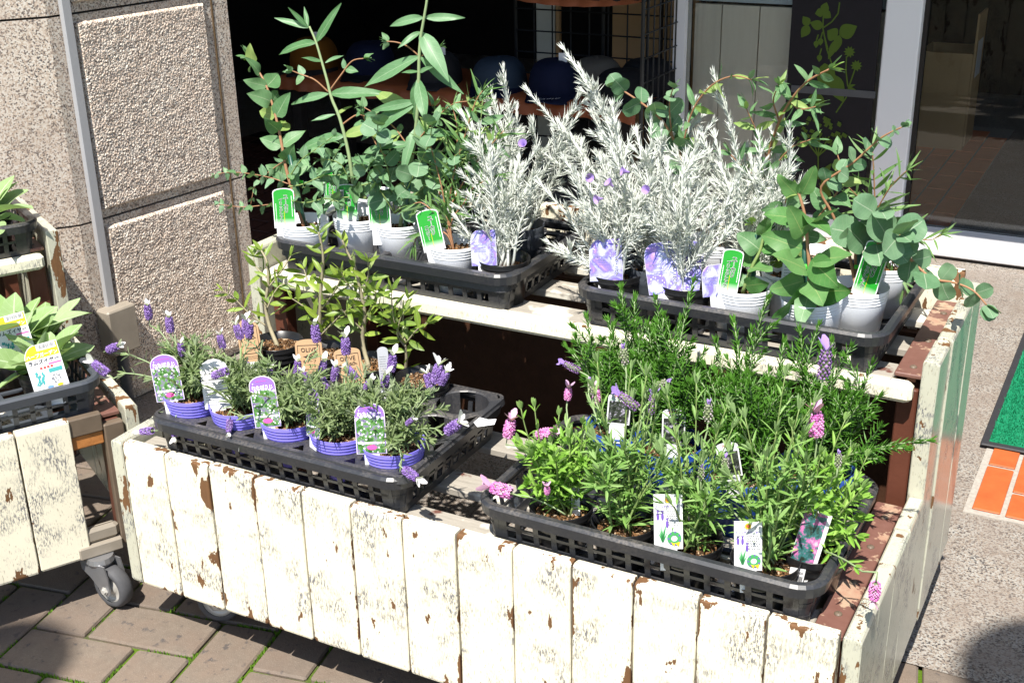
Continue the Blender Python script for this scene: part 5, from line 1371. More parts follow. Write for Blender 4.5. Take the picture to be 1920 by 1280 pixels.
# 5: behind, upper-left tray
t, o_, hs = euc('eucalyptus in the back row behind the tall one, half hidden by leaves', 'white', 0.100, 0.643, 0.650)
b = o_+V((0,0,hs))
for pp in ([(-0.0175, 0.64, 0.6725), (0.02, 0.62, 0.7138), (0.0566, 0.6, 0.7537)], [(-0.0185, 0.64, 0.6614), (0.0502, 0.62, 0.6956), (0.1172, 0.6, 0.739)], [(-0.0251, 0.64, 0.6606), (-0.0397, 0.62, 0.6967), (-0.0351, 0.6, 0.7234)]):
    q = stem(t, o_, [b]+pp, .002, .0008, M['stem_g']); leafy(t, o_, q, 'small', .034, .024, .022, .03, True, 60, (.3,-.6,.7), .5, 3)
t, o_, hs = euc('eucalyptus in the back row of the upper left tray beside the silver shrubs', 'white', 0.245, 0.643, 0.650)
b = o_+V((0,0,hs))
for pp in ([(0.2095, 0.64, 0.6976), (0.2434, 0.63, 0.7755), (0.2584, 0.62, 0.8388)], [(0.209, 0.64, 0.687), (0.2759, 0.6333, 0.7678), (0.3275, 0.6267, 0.8237), (0.3546, 0.62, 0.8565)], [(0.2027, 0.63, 0.6783), (0.1673, 0.615, 0.7303), (0.1563, 0.6, 0.7788)]):
    q = stem(t, o_, [b]+pp, .002, .0008, M['stem_g']); leafy(t, o_, q, 'lance', .05, .036, .024, .03, True, 60, (.3,-.6,.7), .5, 3)

# silver-leaved shrubs (white needles)
GS = 'silver white shrubs on the upper shelf'
def silver(label, kind, x, y, rim, tips, seed, nrand=10, hh=(.16,.26), spread=.12):
    t, o_, hs = potted('silver_shrub', label, 'shrub', kind, x, y, rim, GS); r = random.Random(seed)
    setoff(o_); b = o_+V((0,0,hs)); fol = MB(); st = MB()
    tips = [V(p) for p in tips]
    for k in range(nrand+3):
        a = r.uniform(0,6.28); q = spread*math.sqrt(r.random()); tips.append(b+V((q*cos(a), q*sin(a)*.8, r.uniform(*hh))))
    for tp in tips:
        base = b+V((r.gauss(0,.008), r.gauss(0,.008), 0)); L = (tp-base).length
        main = arc(base, tp, .18, 12, .07, r)
        main = [p+V((sin(i*.9+r.random())*.0015, 0, 0)) for i, p in enumerate(main)]
        paths = [main]
        st.tube([p-o_ for p in main], [.0030-.0016*i/12 for i in range(13)], 5)
        nb = int(1+L/.075)
        for k in range(nb):
            i = r.randint(2, 10); p0 = main[i]; d = (main[i+1]-main[i]).normalized(); a = r.uniform(0,6.28); rad = V((cos(a),sin(a)*.8,.25))
            p1 = p0 + (d*.75+rad*.62)*r.uniform(.035,.085)*(1.15-i/14)
            br = arc(p0, p1, .35, 6, .05, r); paths.append(br); st.tube([p-o_ for p in br], [.0016,.0015,.0014,.0013,.0012,.0011,.0010], 4)
        for j, pa in enumerate(paths):
            dress(fol, [p-o_ for p in pa], .0235, .0024, .0048, 52, 24, 2, .03 if j == 0 else .006, needle, .10, 7, r, .75)
    stuff(fol.build('foliage', M['silver'], t)); st.build('stem', M['silver'], t, True)
    return t, o_
silver('silver shrub in the black pot with a violet tag in the upper left tray', 'black', 0.488, 0.452, 0.632, [(0.4121, 0.46, 0.8696), (0.4442, 0.46, 0.85), (0.381, 0.46, 0.6992), (0.5529, 0.46, 0.7799), (0.3206, 0.46, 0.6868), (0.4407, 0.52, 0.8092), (0.4869, 0.52, 0.7859)], 1, 8, (.12,.22), .07)
silver('silver shrub in the grey pot at the back of the upper left tray', 'grey', 0.440, 0.608, 0.642, [(0.3431, 0.6, 0.8354), (0.4159, 0.6, 0.9213), (0.3696, 0.6, 0.8039), (0.4296, 0.6, 0.8191), (0.4722, 0.6, 0.8324), (0.4201, 0.6, 0.8751)], 2, 9, (.16,.28))
silver('tallest silver shrub, two bare spires rising in front of the navy cap', 'grey', 0.690, 0.608, 0.630, [(0.5326, 0.6, 0.9634), (0.5625, 0.6, 0.9333), (0.5241, 0.6, 0.8371), (0.5846, 0.6, 0.8791), (0.5497, 0.6, 0.8114), (0.4822, 0.6, 0.7859), (0.4625, 0.6, 0.8877)], 3, 8, (.18,.28))
silver('silver shrub in the leftmost pot of the upper right tray', 'black', 0.692, 0.466, 0.634, [(0.5914, 0.44, 0.662), (0.6513, 0.435, 0.7883), (0.6161, 0.43, 0.8205), (0.5754, 0.425, 0.7778), (0.5916, 0.42, 0.6819), (0.677, 0.46, 0.8198)], 4, 9, (.12,.20), .09)
silver('silver shrub in the grey pot between the two violet tags', 'grey', 0.745, 0.500, 0.642, [(0.6774, 0.5, 0.8629), (0.7098, 0.5, 0.8573), (0.6502, 0.5, 0.7808), (0.7335, 0.5, 0.825), (0.6676, 0.5, 0.8965)], 5, 9, (.14,.22), .09)
silver('silver shrub behind the right violet tag', 'black', 0.812, 0.466, 0.634, [(0.8145, 0.45, 0.8448), (0.7803, 0.45, 0.8245), (0.8605, 0.45, 0.7744), (0.7464, 0.45, 0.7606), (0.9036, 0.45, 0.7628)], 6, 10, (.12,.20), .09)
silver('silver shrub at the back of the upper right tray with one tall bent spire', 'grey', 0.860, 0.628, 0.630, [(0.793, 0.62, 0.9356), (0.7813, 0.615, 0.8303), (0.7373, 0.61, 0.8046), (0.7689, 0.605, 0.768), (0.7122, 0.6, 0.8179)], 7, 8, (.14,.23), .10)
silver('rightmost silver shrub beside the big leaved eucalyptus', 'black', 0.905, 0.533, 0.632, [(0.9453, 0.54, 0.8791), (0.8996, 0.536, 0.8632), (0.8903, 0.532, 0.8251), (0.927, 0.528, 0.8045), (0.9219, 0.524, 0.7707), (0.8674, 0.52, 0.8425)], 8, 9, (.12,.2), .08)
# lilac trumpet flowers among the silver
def trumpet_mesh():
    mb = MB(); mb.lathe([(.0015,0),(.003,.006),(.006,.012),(.0095,.016)], 10); mb.v = [(x*(1+.25*sin(5*math.atan2(y,x))*(z>.013)), y*(1+.25*sin(5*math.atan2(y,x))*(z>.013)), z) for x, y, z in mb.v]
    return mb.mesh('trumpet_flower', M['br_lilac'], True)
TRM = trumpet_mesh()
shr = [o for o in C.objects if o.name.startswith('silver_shrub')]
for (pos, par) in (((0.5373, 0.44, 0.8321),0),((0.695, 0.4, 0.7746),3),((0.7085, 0.41, 0.7924),3),((0.7224, 0.44, 0.8096),4),((0.7651, 0.42, 0.7896),5),((0.6582, 0.42, 0.8014),3)):
    obj('trumpet_flower', TRM, shr[par], V(pos)-shr[par].location, (R(rnd.uniform(40,100)), 0, rnd.uniform(-1,1)), (.8,.8,.8))

# eucalyptus at the right end
t, o_, hs = euc('round leaved eucalyptus rising behind the silver shrubs against the wire rack', 'white', 0.800, 0.648, 0.650)
b = o_+V((0,0,hs))
p = stem(t, o_, [b]+[(0.7511, 0.66, 0.7051), (0.7373, 0.652, 0.7623), (0.7191, 0.644, 0.8134), (0.697, 0.636, 0.8497), (0.6657, 0.628, 0.8758), (0.6248, 0.62, 0.9011)], .0035, .0015, M['stem_red'])
leafy(t, o_, p, 'round', .050, .034, .033, .16, True, 62, (.4,-.8,.4), .35, 4, ph=.6)
p = stem(t, o_, [(0.7291, 0.66, 0.7689), (0.7151, 0.6467, 0.817), (0.7116, 0.6333, 0.8741), (0.7223, 0.62, 0.9086)], .002, .001, M['stem_red']); leafy(t, o_, p, 'round', .036, .024, .03, .04, True, 60, (.4,-.8,.4), .4, 4)
p = stem(t, o_, [(0.7343, 0.66, 0.7601), (0.7341, 0.648, 0.8094), (0.7532, 0.636, 0.8726), (0.7879, 0.624, 0.9172), (0.8271, 0.612, 0.9368), (0.862, 0.6, 0.9355)], .002, .001, M['stem_red']); leafy(t, o_, p, 'lance', .046, .034, .032, .06, True, 60, (.4,-.7,.4), .6, 4)
t, o_, hs = euc('reddish stemmed eucalyptus leaning right in front of the dark banner', 'white', 0.960, 0.648, 0.650)
b = o_+V((0,0,hs))
p = stem(t, o_, [b]+[(0.8829, 0.66, 0.7211), (0.8818, 0.648, 0.797), (0.8991, 0.636, 0.8632), (0.9215, 0.624, 0.9062), (0.9481, 0.612, 0.9381), (0.9829, 0.6, 0.9607)], .0034, .0014, M['stem_red'])
leafy(t, o_, p, 'lance', .052, .036, .024, .12, True, 62, (.4,-.7,.4), .6, 5)
for pp in ([(0.8813, 0.65, 0.7965), (0.8651, 0.635, 0.8428), (0.8496, 0.62, 0.8839)], [(0.8997, 0.64, 0.8625), (0.8927, 0.62, 0.9004), (0.9055, 0.6, 0.9304)], [(0.883, 0.65, 0.7696), (0.9198, 0.635, 0.8217), (0.9572, 0.62, 0.8444)], [(0.913, 0.64, 0.8982), (0.9366, 0.62, 0.8912), (0.9668, 0.6, 0.9019)], [(0.8865, 0.64, 0.7634), (0.8523, 0.63, 0.7801), (0.8267, 0.62, 0.8068)]):
    q = stem(t, o_, pp, .0018, .0009, M['stem_red']); leafy(t, o_, q, 'lance', .044, .034, .022, .015, True, 60, (.4,-.7,.4), .6, 4)

t, o_, hs = euc('eucalyptus in the white pot with the tilted green tag at the right', 'white', 0.908, 0.466, 0.644)
b = o_+V((0,0,hs))
p = stem(t, o_, [b]+[(0.9145, 0.45, 0.6434), (0.9232, 0.4567, 0.6777), (0.9323, 0.4633, 0.703), (0.9346, 0.47, 0.7271)], .0035, .002, M['stem_g']); leafy(t, o_, p, 'big', .05, .04, .03, .03, True, 60, (.4,-.8,.4), .4, 2)
stake(t, o_, b+V((.012,0,-.02)), (0.9246, 0.47, 0.7258), None)

t, o_, hs = euc('big leaved eucalyptus in the front white pot of the upper right tray', 'white', 1.022, 0.467, 0.642, (R(3),R(-2)))
b = o_+V((0,0,hs))
p = stem(t, o_, [b]+[(1.0167, 0.445, 0.6438), (1.0152, 0.448, 0.6855), (1.0081, 0.451, 0.7258), (1.001, 0.454, 0.7657), (0.9899, 0.457, 0.7964), (0.9815, 0.46, 0.811)], .0036, .0018, M['stem_red'], n=7)
BL = [(1.0097, 0.45, 0.7179),(0.9406, 0.43, 0.7396),(1.0134, 0.45, 0.7016),(1.0819, 0.42, 0.7332),(1.0042, 0.455, 0.7408),(1.0415, 0.44, 0.803),(1.0011, 0.455, 0.7612),(0.944, 0.43, 0.7775),(1.0147, 0.45, 0.6848),(0.9751, 0.4, 0.7282),(1.0061, 0.45, 0.7342),(0.9832, 0.42, 0.7932),(1.0153, 0.45, 0.6763),(1.0502, 0.39, 0.6639),(1.0158, 0.45, 0.6593),(0.9809, 0.39, 0.6227),(1.0161, 0.45, 0.655),(1.021, 0.39, 0.6295),(1.0112, 0.45, 0.7097),(1.0694, 0.4, 0.6844),(0.9973, 0.46, 0.7718),(1.0528, 0.41, 0.7605),(0.9892, 0.46, 0.7939),(0.9535, 0.45, 0.8267),(0.9892, 0.46, 0.7939),(1.0092, 0.46, 0.8464),(1.0169, 0.45, 0.6551),(1.0809, 0.42, 0.6728),(1.014, 0.45, 0.6719),(0.9682, 0.41, 0.6609)]
for i in range(0, len(BL), 2): ex(t, o_, V(BL[i]).lerp(V(BL[i+1]), .12), V(BL[i]).lerp(V(BL[i+1]), .98), 'big', (.45,-.65,.55), .92, .42)
leafy(t, o_, p[-6:], 'young', .024, .016, .015, .005, True, 55, None, .5, 4)
stake(t, o_, b+V((-.012,.004,-.03)), (1.0019, 0.455, 0.7279), .72)

t, o_, hs = euc('round leaved eucalyptus in the rear right white pot, one branch arching over the cart edge', 'white', 1.074, 0.520, 0.650)
b = o_+V((0,0,hs))
p = stem(t, o_, [b]+[(1.0625, 0.545, 0.6703), (1.064, 0.5394, 0.7157), (1.0832, 0.5338, 0.7412), (1.1115, 0.5281, 0.7339), (1.1405, 0.5225, 0.7076), (1.1797, 0.5169, 0.6796), (1.2153, 0.5112, 0.6785), (1.2433, 0.5056, 0.6722), (1.2649, 0.5, 0.6551)], .0034, .0013, M['stem_red'], n=7)
leafy(t, o_, p, 'round', .052, .030, .027, .10, True, 68, (.45,-.75,.5), .4, 5)
p = stem(t, o_, [b]+[(1.0469, 0.55, 0.6928), (1.0186, 0.544, 0.7514), (1.0003, 0.538, 0.7933), (1.0469, 0.532, 0.8374), (1.0839, 0.526, 0.8788), (1.1153, 0.52, 0.9004)], .0030, .0011, M['stem_red'], n=6)
leafy(t, o_, p, 'round', .040, .018, .026, .20, True, 62, (.45,-.75,.5), .5, 5)
for pp in ([(1.0637, 0.54, 0.6982), (1.1021, 0.51, 0.7254), (1.1372, 0.48, 0.7514)], [(1.0617, 0.55, 0.7122), (1.0759, 0.525, 0.7554), (1.0994, 0.5, 0.7777)]):
    q = stem(t, o_, pp, .002, .001, M['stem_red']); leafy(t, o_, q, 'round', .052, .044, .028, .02, True, 65, (.45,-.75,.45), .35, 2)
stake(t, o_, b+V((.006,0,-.03)), (1.0626, 0.55, 0.721), .6)
t, o_, hs = euc('thin stemmed eucalyptus with wispy leaves at the far back right corner', 'white', 1.085, 0.648, 0.650)
b = o_+V((0,0,hs))
p = stem(t, o_, [b]+[(1.0625, 0.655, 0.7084), (1.0594, 0.65, 0.754), (1.0547, 0.645, 0.7985), (1.0513, 0.64, 0.8294)], .002, .001, M['stem_red']); leafy(t, o_, p, 'thin', .07, .05, .016, .06, True, 60, (.4,-.7,.5), .6, 6, ws=1.35)
for pp in ([(1.0619, 0.65, 0.7277), (1.0855, 0.635, 0.7784), (1.1099, 0.62, 0.8105)], [(1.0644, 0.65, 0.7011), (1.1087, 0.64, 0.7009), (1.1519, 0.63, 0.7009), (1.1724, 0.62, 0.7153)], [(1.0619, 0.65, 0.7277), (1.0374, 0.635, 0.7553), (1.0224, 0.62, 0.775)], [(1.066, 0.65, 0.6832), (1.1058, 0.64, 0.6466), (1.1277, 0.63, 0.6167)]):
    q = stem(t, o_, pp, .0013, .0007, M['stem_red']); leafy(t, o_, q, 'thin', .055, .04, .018, .01, True, 45, (.4,-.7,.5), .6, 5, ws=1.2)
t, o_, hs = euc('eucalyptus in the hidden white pot behind the big leaved one', 'white', 0.960, 0.548, 0.650)
b = o_+V((0,0,hs))
for pp in ([(0.9438, 0.56, 0.6662), (0.9414, 0.54, 0.7253), (0.9525, 0.52, 0.7754)], [(0.9525, 0.56, 0.6674), (0.9991, 0.5567, 0.7454), (1.0286, 0.5533, 0.8011), (1.0178, 0.55, 0.8425)], [(0.9438, 0.56, 0.6662), (0.9124, 0.54, 0.7037), (0.9, 0.52, 0.7255)]):
    q = stem(t, o_, [b]+pp, .002, .001, M['stem_red']); leafy(t, o_, q, 'ovate', .046, .034, .027, .03, True, 60, (.4,-.8,.4), .45, 3)
# ================================================================== PLANTS, lower shelf
GL = 'white tipped lavenders in violet pots'
def lavender_left(label, x, y, rim, flowers, seed, nst=20, reach=.085):
    t, o_, hs = potted('potted_lavender', label, 'lavender', 'purple', x, y, rim, GL, (0,0), .012); r = random.Random(seed)
    setoff(o_); b = o_+V((0,0,hs)); fol = MB(); st = MB()
    for k in range(nst):
        a = 2*pi*k/nst*2.4+r.gauss(0,.3); q = reach*math.sqrt((k+.5)/nst); p1 = b+V((q*cos(a), q*sin(a)*.85, r.uniform(.045,.10)*(1.1-.4*k/nst)))
        pa = arc(b+V((r.gauss(0,.007), r.gauss(0,.007), 0)), p1, .5, 8, .06, r); st.tube([p-o_ for p in pa], [.0016-.0008*i/8 for i in range(9)], 4)
        dress(fol, [p-o_ for p in pa], .026, .0036, .0068, 62, 32, 2, .012, blade, .18, 6, r, .62)
        for m in range(2):
            i = r.randint(3,6); p0 = pa[i]; aa = r.uniform(0,6.28); br = arc(p0, p0+V((cos(aa)*.028, sin(aa)*.028, r.uniform(.01,.03))), .4, 4, .05, r)
            dress(fol, [p-o_ for p in br], .022, .0032, .0075, 60, 30, 2, .004, blade, .15, 5, r, .7)
    for (tp, d, s) in flowers:
        tp = V(tp); d = V(d).normalized(); L_ = .026*s; foot = tp - d*L_*.5
        pa = arc(b+V((r.gauss(0,.006), r.gauss(0,.006), .01)), foot, .35, 9, .02, r); pa[-1] = foot; pa[-2] = foot - d*.012
        mb = MB(); mb.tube([p-o_ for p in pa], .0011, 5); mb.build('flower_stem', M['stem_pale'], t, True)
        dress(fol, [p-o_ for p in pa[:-2]], .022, .0034, .016, 60, 40, 2, .02, blade, .2, 2, r, .8)
        flower_on(t, o_, foot, d, 'purple', s, r)
    stuff(fol.build('foliage', M['lav_l'], t)); st.build('stem', M['stem_g'], t, True)
    return t
U = (.05,-.05,1)
lavender_left('lavender in the leftmost violet pot, two spikes standing up and two reaching left', 0.106, 0.074, 0.462, [
    ((0.0016, 0.1, 0.5744),U,1.0),((0.056, 0.09, 0.5653),U,1.05),((0.0943, 0.07, 0.5351),U,.9),((-0.0387, 0.05, 0.5213),(.9,0,.45),1.1),((-0.0427, 0.02, 0.4955),(-.75,-.2,.6),1.2),((0.0423, 0.02, 0.3976),(-.9,-.1,-.2),1.0),((0.1064, 0.02, 0.4147),(.1,-.4,-.9),.9)], 1, 18)
lavender_left('lavender in the second violet pot beside the white text tag', 0.203, 0.074, 0.460, [
    ((0.1269, 0.13, 0.5325),(-.2,0,1),.95),((0.1572, 0.14, 0.5513),(-.3,0,1),1.0),((0.1813, 0.14, 0.5574),(.25,0,1),1.0),((0.1893, 0.05, 0.5188),(-.7,-.3,-.3),1.1),((0.2317, 0.02, 0.4234),(.8,-.3,-.25),1.0),((0.2478, 0.1, 0.5099),(.3,0,1),.8),((0.1869, 0.12, 0.4996),(-.2,0,1),.8)], 2, 20)
lavender_left('lavender in the third violet pot from the left', 0.304, 0.074, 0.459, [
    ((0.1204, 0.2, 0.5325),(.0,.1,1),1.0),((0.3007, 0.16, 0.5664),(-.05,0,1),1.15),((0.2899, 0.12, 0.5193),(.15,0,1),1.0),((0.3222, 0.1, 0.5151),(-.4,0,1),.9),((0.3399, 0.12, 0.5289),(.25,0,1),1.0),((0.2241, 0.02, 0.4472),(.2,-.5,-.8),.8)], 3, 20)
lavender_left('lavender in the fourth violet pot whose tag is turned edge on', 0.402, 0.074, 0.458, [
    ((0.3655, 0.15, 0.5605),(.02,0,1),1.15),((0.3631, 0.12, 0.5242),(.2,0,1),1.0),((0.3961, 0.12, 0.5306),(-.7,0,.7),1.0),((0.358, 0.1, 0.513),(-.5,0,.9),.9),((0.359, 0.06, 0.4844),(.1,-.1,1),.6),((0.4394, 0.1, 0.5292),(.5,0,.7),.8)], 4, 20)
lavender_left('lavender in the rightmost violet pot, one spike leaning out over the tray edge', 0.497, 0.074, 0.457, [
    ((0.4655, 0.13, 0.558),(.15,0,1),1.1),((0.4644, 0.11, 0.5346),(.2,0,1),1.0),((0.5528, 0.12, 0.5611),(.2,.1,1),1.2),((0.5379, 0.12, 0.545),(-.3,0,1),1.05),((0.5637, 0.12, 0.5562),(.5,0,1),1.0),((0.6198, 0.05, 0.5184),(.75,-.1,.7),1.25),((0.5753, 0.0, 0.4558),(.9,-.3,-.15),1.1),((0.5451, 0.05, 0.5108),(.5,0,.5),.6)], 5, 22)

GO = 'young olive trees on the lower left shelf'
def olive(label, x, y, rim, paths, seed, step=.0185):
    t, o_, hs = potted('potted_olive_tree', label, 'olive tree', 'olive', x, y, rim, GO, (0,0), .012); r = random.Random(seed)
    b = o_+V((0,0,hs))
    for i, pa in enumerate(paths):
        pts = [V(q) for q in pa]
        if i == 0: pts = [b]+pts
        p = stem(t, o_, pts, .0042 if i == 0 else .0018, .0016 if i == 0 else .0008, M['stem_bark'], n=6)
        leafy(t, o_, p, 'olive', .040, .030, step, .06 if i == 0 else .012, True, 52, (.3,-.6,.6), .7, 4, r)
olive('small olive tree at the far left, one twig bent towards the granite pillar', 0.105, 0.298, 0.467, [[(0.08, 0.31, 0.4874), (0.0721, 0.315, 0.5257), (0.0789, 0.32, 0.566), (0.0759, 0.325, 0.6043), (0.0619, 0.33, 0.6208)], [(0.0713, 0.31, 0.4859), (0.0477, 0.3, 0.5063), (0.0232, 0.29, 0.5366), (0.0068, 0.28, 0.5527)], [(0.0775, 0.31, 0.518), (0.0984, 0.32, 0.5588), (0.1154, 0.33, 0.5683)], [(0.0765, 0.32, 0.5757), (0.0502, 0.325, 0.5904), (0.0423, 0.33, 0.6079)], [(0.0765, 0.32, 0.5554), (0.1062, 0.33, 0.5921), (0.1188, 0.34, 0.6158)]], 1)
olive('olive tree with the tallest twig reaching up in front of the white pots', 0.205, 0.298, 0.467, [[(0.1879, 0.31, 0.4652), (0.1977, 0.308, 0.5287), (0.2063, 0.306, 0.5804), (0.2171, 0.304, 0.6314), (0.2173, 0.302, 0.6655), (0.2151, 0.3, 0.6847)], [(0.1952, 0.31, 0.5174), (0.1704, 0.3, 0.542), (0.1542, 0.29, 0.5578)], [(0.1922, 0.31, 0.4865), (0.2498, 0.3, 0.5403), (0.2809, 0.29, 0.5637)], [(0.2014, 0.31, 0.5585), (0.1748, 0.315, 0.5824), (0.1617, 0.32, 0.6036)], [(0.1994, 0.31, 0.5383), (0.2325, 0.305, 0.5751), (0.2557, 0.3, 0.6095)]], 2)
olive('olive tree with two upright leaders right of the tallest olive twig', 0.302, 0.298, 0.464, [[(0.2836, 0.31, 0.4927), (0.2948, 0.306, 0.5457), (0.2915, 0.302, 0.5951), (0.2865, 0.298, 0.6339), (0.2753, 0.294, 0.6618), (0.2711, 0.29, 0.6812)], [(0.2876, 0.31, 0.5724), (0.3109, 0.3, 0.6179), (0.3201, 0.29, 0.6507)], [(0.2889, 0.31, 0.5334), (0.3217, 0.295, 0.5735), (0.3394, 0.28, 0.6053)], [(0.2853, 0.31, 0.5721), (0.2661, 0.3, 0.6015), (0.264, 0.29, 0.6236)], [(0.2874, 0.31, 0.5134), (0.2752, 0.295, 0.5365), (0.2655, 0.28, 0.5598)]], 3)
olive('olive tree with a bare single stem standing right in its black pot of bark', 0.412, 0.296, 0.458, [[(0.3664, 0.318, 0.4447), (0.3698, 0.314, 0.477), (0.3718, 0.31, 0.5037)], [(0.3718, 0.31, 0.5037), (0.3589, 0.3033, 0.5381), (0.3584, 0.2967, 0.5789), (0.3645, 0.29, 0.6059)], [(0.3718, 0.31, 0.5037), (0.398, 0.305, 0.5346), (0.4231, 0.3, 0.5552)], [(0.3718, 0.31, 0.5037), (0.3624, 0.32, 0.5424), (0.3689, 0.33, 0.5787)], [(0.3541, 0.31, 0.5299), (0.3386, 0.3, 0.5552), (0.3379, 0.29, 0.5731)], [(0.3715, 0.31, 0.4987), (0.3601, 0.305, 0.5231), (0.3766, 0.3, 0.5664)]], 4, .019)

GR = 'rosemary plants in blue pots'
def rosemary(label, x, y, rim, tips, seed, nr=26, hh=(.10,.175), spread=.08):
    t, o_, hs = potted('potted_rosemary', label, 'rosemary', 'blue', x, y, rim, GR); r = random.Random(seed)
    setoff(o_); b = o_+V((0,0,hs)); fol = MB(); st = MB(); tips = [V(p) for p in tips]
    for k in range(nr):
        a = r.uniform(0,6.28); q = spread*math.sqrt(r.random()); tips.append(b+V((q*cos(a), q*sin(a)*.8, r.uniform(*hh))))
    for tp in tips:
        base = b+V((r.gauss(0,.010), r.gauss(0,.010), 0)); main = arc(base, tp, .22, 12, .05, r)
        st.tube([p-o_ for p in main], [.0019-.001*i/12 for i in range(13)], 5)
        paths = [main]
        for k in range(3):
            i = r.randint(2,8); p0 = main[i]; a = r.uniform(0,6.28); p1 = p0+V((cos(a)*.03, sin(a)*.026, r.uniform(.025,.06))); br = arc(p0,p1,.3,6,.05,r); paths.append(br); st.tube([p-o_ for p in br], .0008, 4)
        for j, pa in enumerate(paths): dress(fol, [p-o_ for p in pa], .0200, .0027, .0040, 62, 32, 2, .015 if j == 0 else .005, needle, .06, 8, r, .72)
    stuff(fol.build('foliage', M['rosemary'], t)); stuff(st.build('stem', M['stem_pale'], t, True))
rosemary('rosemary in the blue pot at the back left of the lower right tray', 0.779, 0.293, 0.450, [(0.7101, 0.31, 0.6097), (0.7651, 0.315, 0.665), (0.7417, 0.32, 0.6071), (0.668, 0.325, 0.547), (0.7811, 0.33, 0.6452)], 1)
rosemary('rosemary in the second blue pot, its tips in front of the violet tag', 0.864, 0.270, 0.450, [(0.8447, 0.29, 0.6422), (0.8178, 0.295, 0.6205), (0.8844, 0.3, 0.6986), (0.8643, 0.305, 0.6334), (0.8235, 0.31, 0.6589)], 2)
rosemary('rosemary in the blue pot behind the HERB tag', 0.992, 0.238, 0.448, [(0.9537, 0.28, 0.6576), (0.9279, 0.284, 0.6185), (0.9997, 0.288, 0.6949), (0.9783, 0.292, 0.6411), (1.0246, 0.296, 0.6314), (0.9536, 0.3, 0.6087)], 3)
rosemary('rosemary in the rightmost blue pot with a low twig reaching past the cart side', 1.084, 0.293, 0.448, [(1.0401, 0.32, 0.6416), (1.0866, 0.32, 0.6335), (1.1132, 0.32, 0.6301), (1.1446, 0.32, 0.6115), (1.066, 0.32, 0.6543), (1.2434, 0.26, 0.5402), (1.2168, 0.24, 0.5313), (1.1871, 0.22, 0.5178), (1.1588, 0.3, 0.5487), (1.1347, 0.3, 0.5685)], 4, 18, (.10,.16))

GF = 'french lavenders in black pots'
def lavender_right(label, x, y, rim, flowers, seed, mat='lav_r', nst=16, hh=(.07,.15), spread=.07, BL_=.040, BW=.0046):
    t, o_, hs = potted('potted_lavender', label, 'lavender', 'black', x, y, rim, GF, (0,0), .014); r = random.Random(seed)
    setoff(o_); b = o_+V((0,0,hs)); fol = MB(); st = MB()
    for k in range(nst):
        a = 2.4*k+r.gauss(0,.3); q = spread*math.sqrt((k+.5)/nst); p1 = b+V((q*cos(a), q*sin(a)*.85, r.uniform(*hh)*(1.1-.35*k/nst)))
        pa = arc(b+V((r.gauss(0,.008), r.gauss(0,.008), 0)), p1, .35, 9, .05, r); st.tube([p-o_ for p in pa], [.0018-.0008*i/9 for i in range(10)], 4)
        dress(fol, [p-o_ for p in pa], BL_, BW, .0165, 52, 26, 2, .012, blade, .28, 6, r, .55)
        for m in range(2):
            i = r.randint(3,7); p0 = pa[i]; aa = r.uniform(0,6.28); br = arc(p0, p0+V((cos(aa)*.025, sin(aa)*.025, r.uniform(.015,.04))), .4, 4, .05, r)
            dress(fol, [p-o_ for p in br], BL_*.75, BW*.85, .012, 58, 30, 2, .005, blade, .2, 4, r, .6)
    for k in range(6):        # leggy young shoots standing above the mound
        a = 2.4*k+r.random(); p1 = b+V((.06*cos(a)*r.uniform(.4,1.1), .05*sin(a)*r.uniform(.4,1.0), hh[1]*r.uniform(1.05,1.30)))
        pa = arc(b, p1, .12, 10, .05, r); st.tube([p-o_ for p in pa], [.0014-.0006*i/10 for i in range(11)], 4)
        dress(fol, [p-o_ for p in pa], BL_*.85, BW*.8, .026, 48, 22, 2, .05, blade, .22, 5, r, .55)
    for (tp, d, kind, s) in flowers:
        tp = V(tp); d = V(d).normalized(); foot = tp - d*.012*s
        pa = arc(b+V((r.gauss(0,.006), r.gauss(0,.006), .01)), foot, .3, 10, .02, r); pa[-1] = foot; pa[-2] = foot-d*.014
        mb = MB(); mb.tube([p-o_ for p in pa], .0013, 5); mb.build('flower_stem', M['stem_pale'], t, True)
        dress(fol, [p-o_ for p in pa[:-3]], BL_*.8, BW*.9, .022, 58, 40, 2, .02, blade, .25, 2, r, .8)
        flower_on(t, o_, foot, d, kind, s, r)
    stuff(fol.build('foliage', M[mat], t)); st.build('stem', M['stem_g'], t, True)
lavender_right('pink flowered lavender in the leftmost black pot of the lower right tray', 0.782, 0.070, 0.423, [((0.6842, 0.1, 0.5074),(.2,0,.9),'pink',1.2),((0.7523, 0.08, 0.5238),(.7,-.1,.35),'pink',1.15),((0.7074, 0.03, 0.4472),(-.95,-.1,.15),'pink',1.35),((0.78, 0.03, 0.4653),(.1,-.2,.8),'pink',.6),((0.745, 0.17, 0.5457),(.1,0,1),'pink',.8),((0.7948, 0.16, 0.5567),(0,0,1),'pink',.9)], 1, 'lav_r2', 18, (.06,.13), .07, .030, .0060)
lavender_right('tall french lavender in the second black pot with purple spikes nodding above the blue pot', 0.879, 0.070, 0.423, [((0.7678, 0.14, 0.6031),(-.9,0,.3),'slim',.9),((0.845, 0.14, 0.638),(-.15,0,1),'bud',1.2),((0.8725, 0.1, 0.5876),(-.8,0,.45),'slim',1.1),((0.9082, 0.09, 0.5938),(.05,0,1),'slim',.95),((0.8061, 0.12, 0.5899),(-.3,0,1),'bud',1.1),((0.9163, 0.1, 0.6242),(.7,0,.5),'bud',1.1)], 2, 'lav_r', 12, (.10,.20))
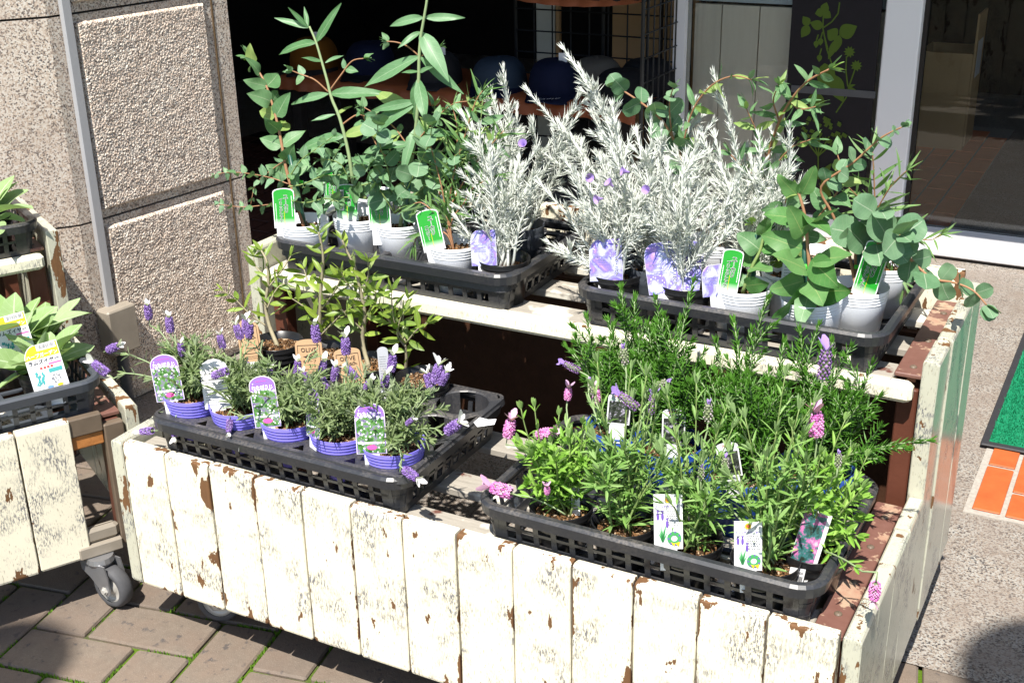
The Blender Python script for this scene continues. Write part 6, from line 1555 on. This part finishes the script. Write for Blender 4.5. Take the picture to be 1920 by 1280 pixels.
lavender_right('french lavender in the third black pot behind the left white lavender tag', 0.976, 0.068, 0.421, [((0.9831, 0.1, 0.5989),(0,0,1),'bud',1.25),((1.0259, 0.05, 0.5554),(0,0,1),'bud',1.0)], 3, 'lav_r', 11, (.09,.18))
lavender_right('french lavender in the fourth black pot behind the right white lavender tag', 1.082, 0.068, 0.419, [((1.1231, 0.13, 0.6767),(.05,0,1),'slim',1.35),((0.9911, 0.06, 0.5289),(0,0,1),'bud',.9)], 4, 'lav_r', 12, (.09,.20))
lavender_right('pink flowered lavender in the rightmost black pot, a stalk hanging over the tray rim', 1.129, 0.123, 0.421, [((1.1208, 0.12, 0.6003),(-.1,0,1),'pink',1.4),((1.2329, 0.02, 0.4415),(.0,-.1,-1),'pink',1.0),((1.1574, 0.1, 0.5684),(0,0,1),'bud',.9)], 5, 'lav_r2', 20, (.06,.15), .075, .032, .0058)

# ================================================================== lamb's ears on the left cart
GB = 'lamb ears on the left cart'
def lamb(label, pos, seed, L=(.05,.085), n=22):
    t = thing('lambs_ear', label, 'lamb ear', pos, group=GB); r = random.Random(seed)
    obj('pot', POT['black'][0], t, (0,0,-.078)); obj('soil', SOIL[seed % 3], t, (0,0,-.012))
    for k in range(n):
        a = 2.4*k+r.gauss(0,.25); s = k/n; el = R(74-66*s+r.gauss(0,8))
        d = V((cos(a)*cos(el), sin(a)*cos(el), sin(el)))
        leaf(t, None, V((cos(a)*.008, sin(a)*.008, -.008+.008*(1-s))), d, r.uniform(*L)*(.75+.4*sin(pi*s)), 'lamb', UPV*1.0 - d*.2, .22, r.uniform(.9,1.15), r)
lamb("lamb ear in front with furry pale leaves and a yellow topped tag", (*left_local(LEN-.095,.135),.432), 1, (.070,.10), 18)
lamb("lamb ear behind the front one, its tallest leaves up against the upper rail", (*left_local(LEN-.115,.255),.440), 2, (.085,.125), 18)
lamb("lamb ear at the right back of the lower grey tray", (*left_local(LEN-.065,.262),.425), 5, (.07,.11), 13)
lamb("lamb ear in the upper dark tray at the left edge", (*left_local(LEN-.085,.470),.628), 3, (.065,.10), 18)
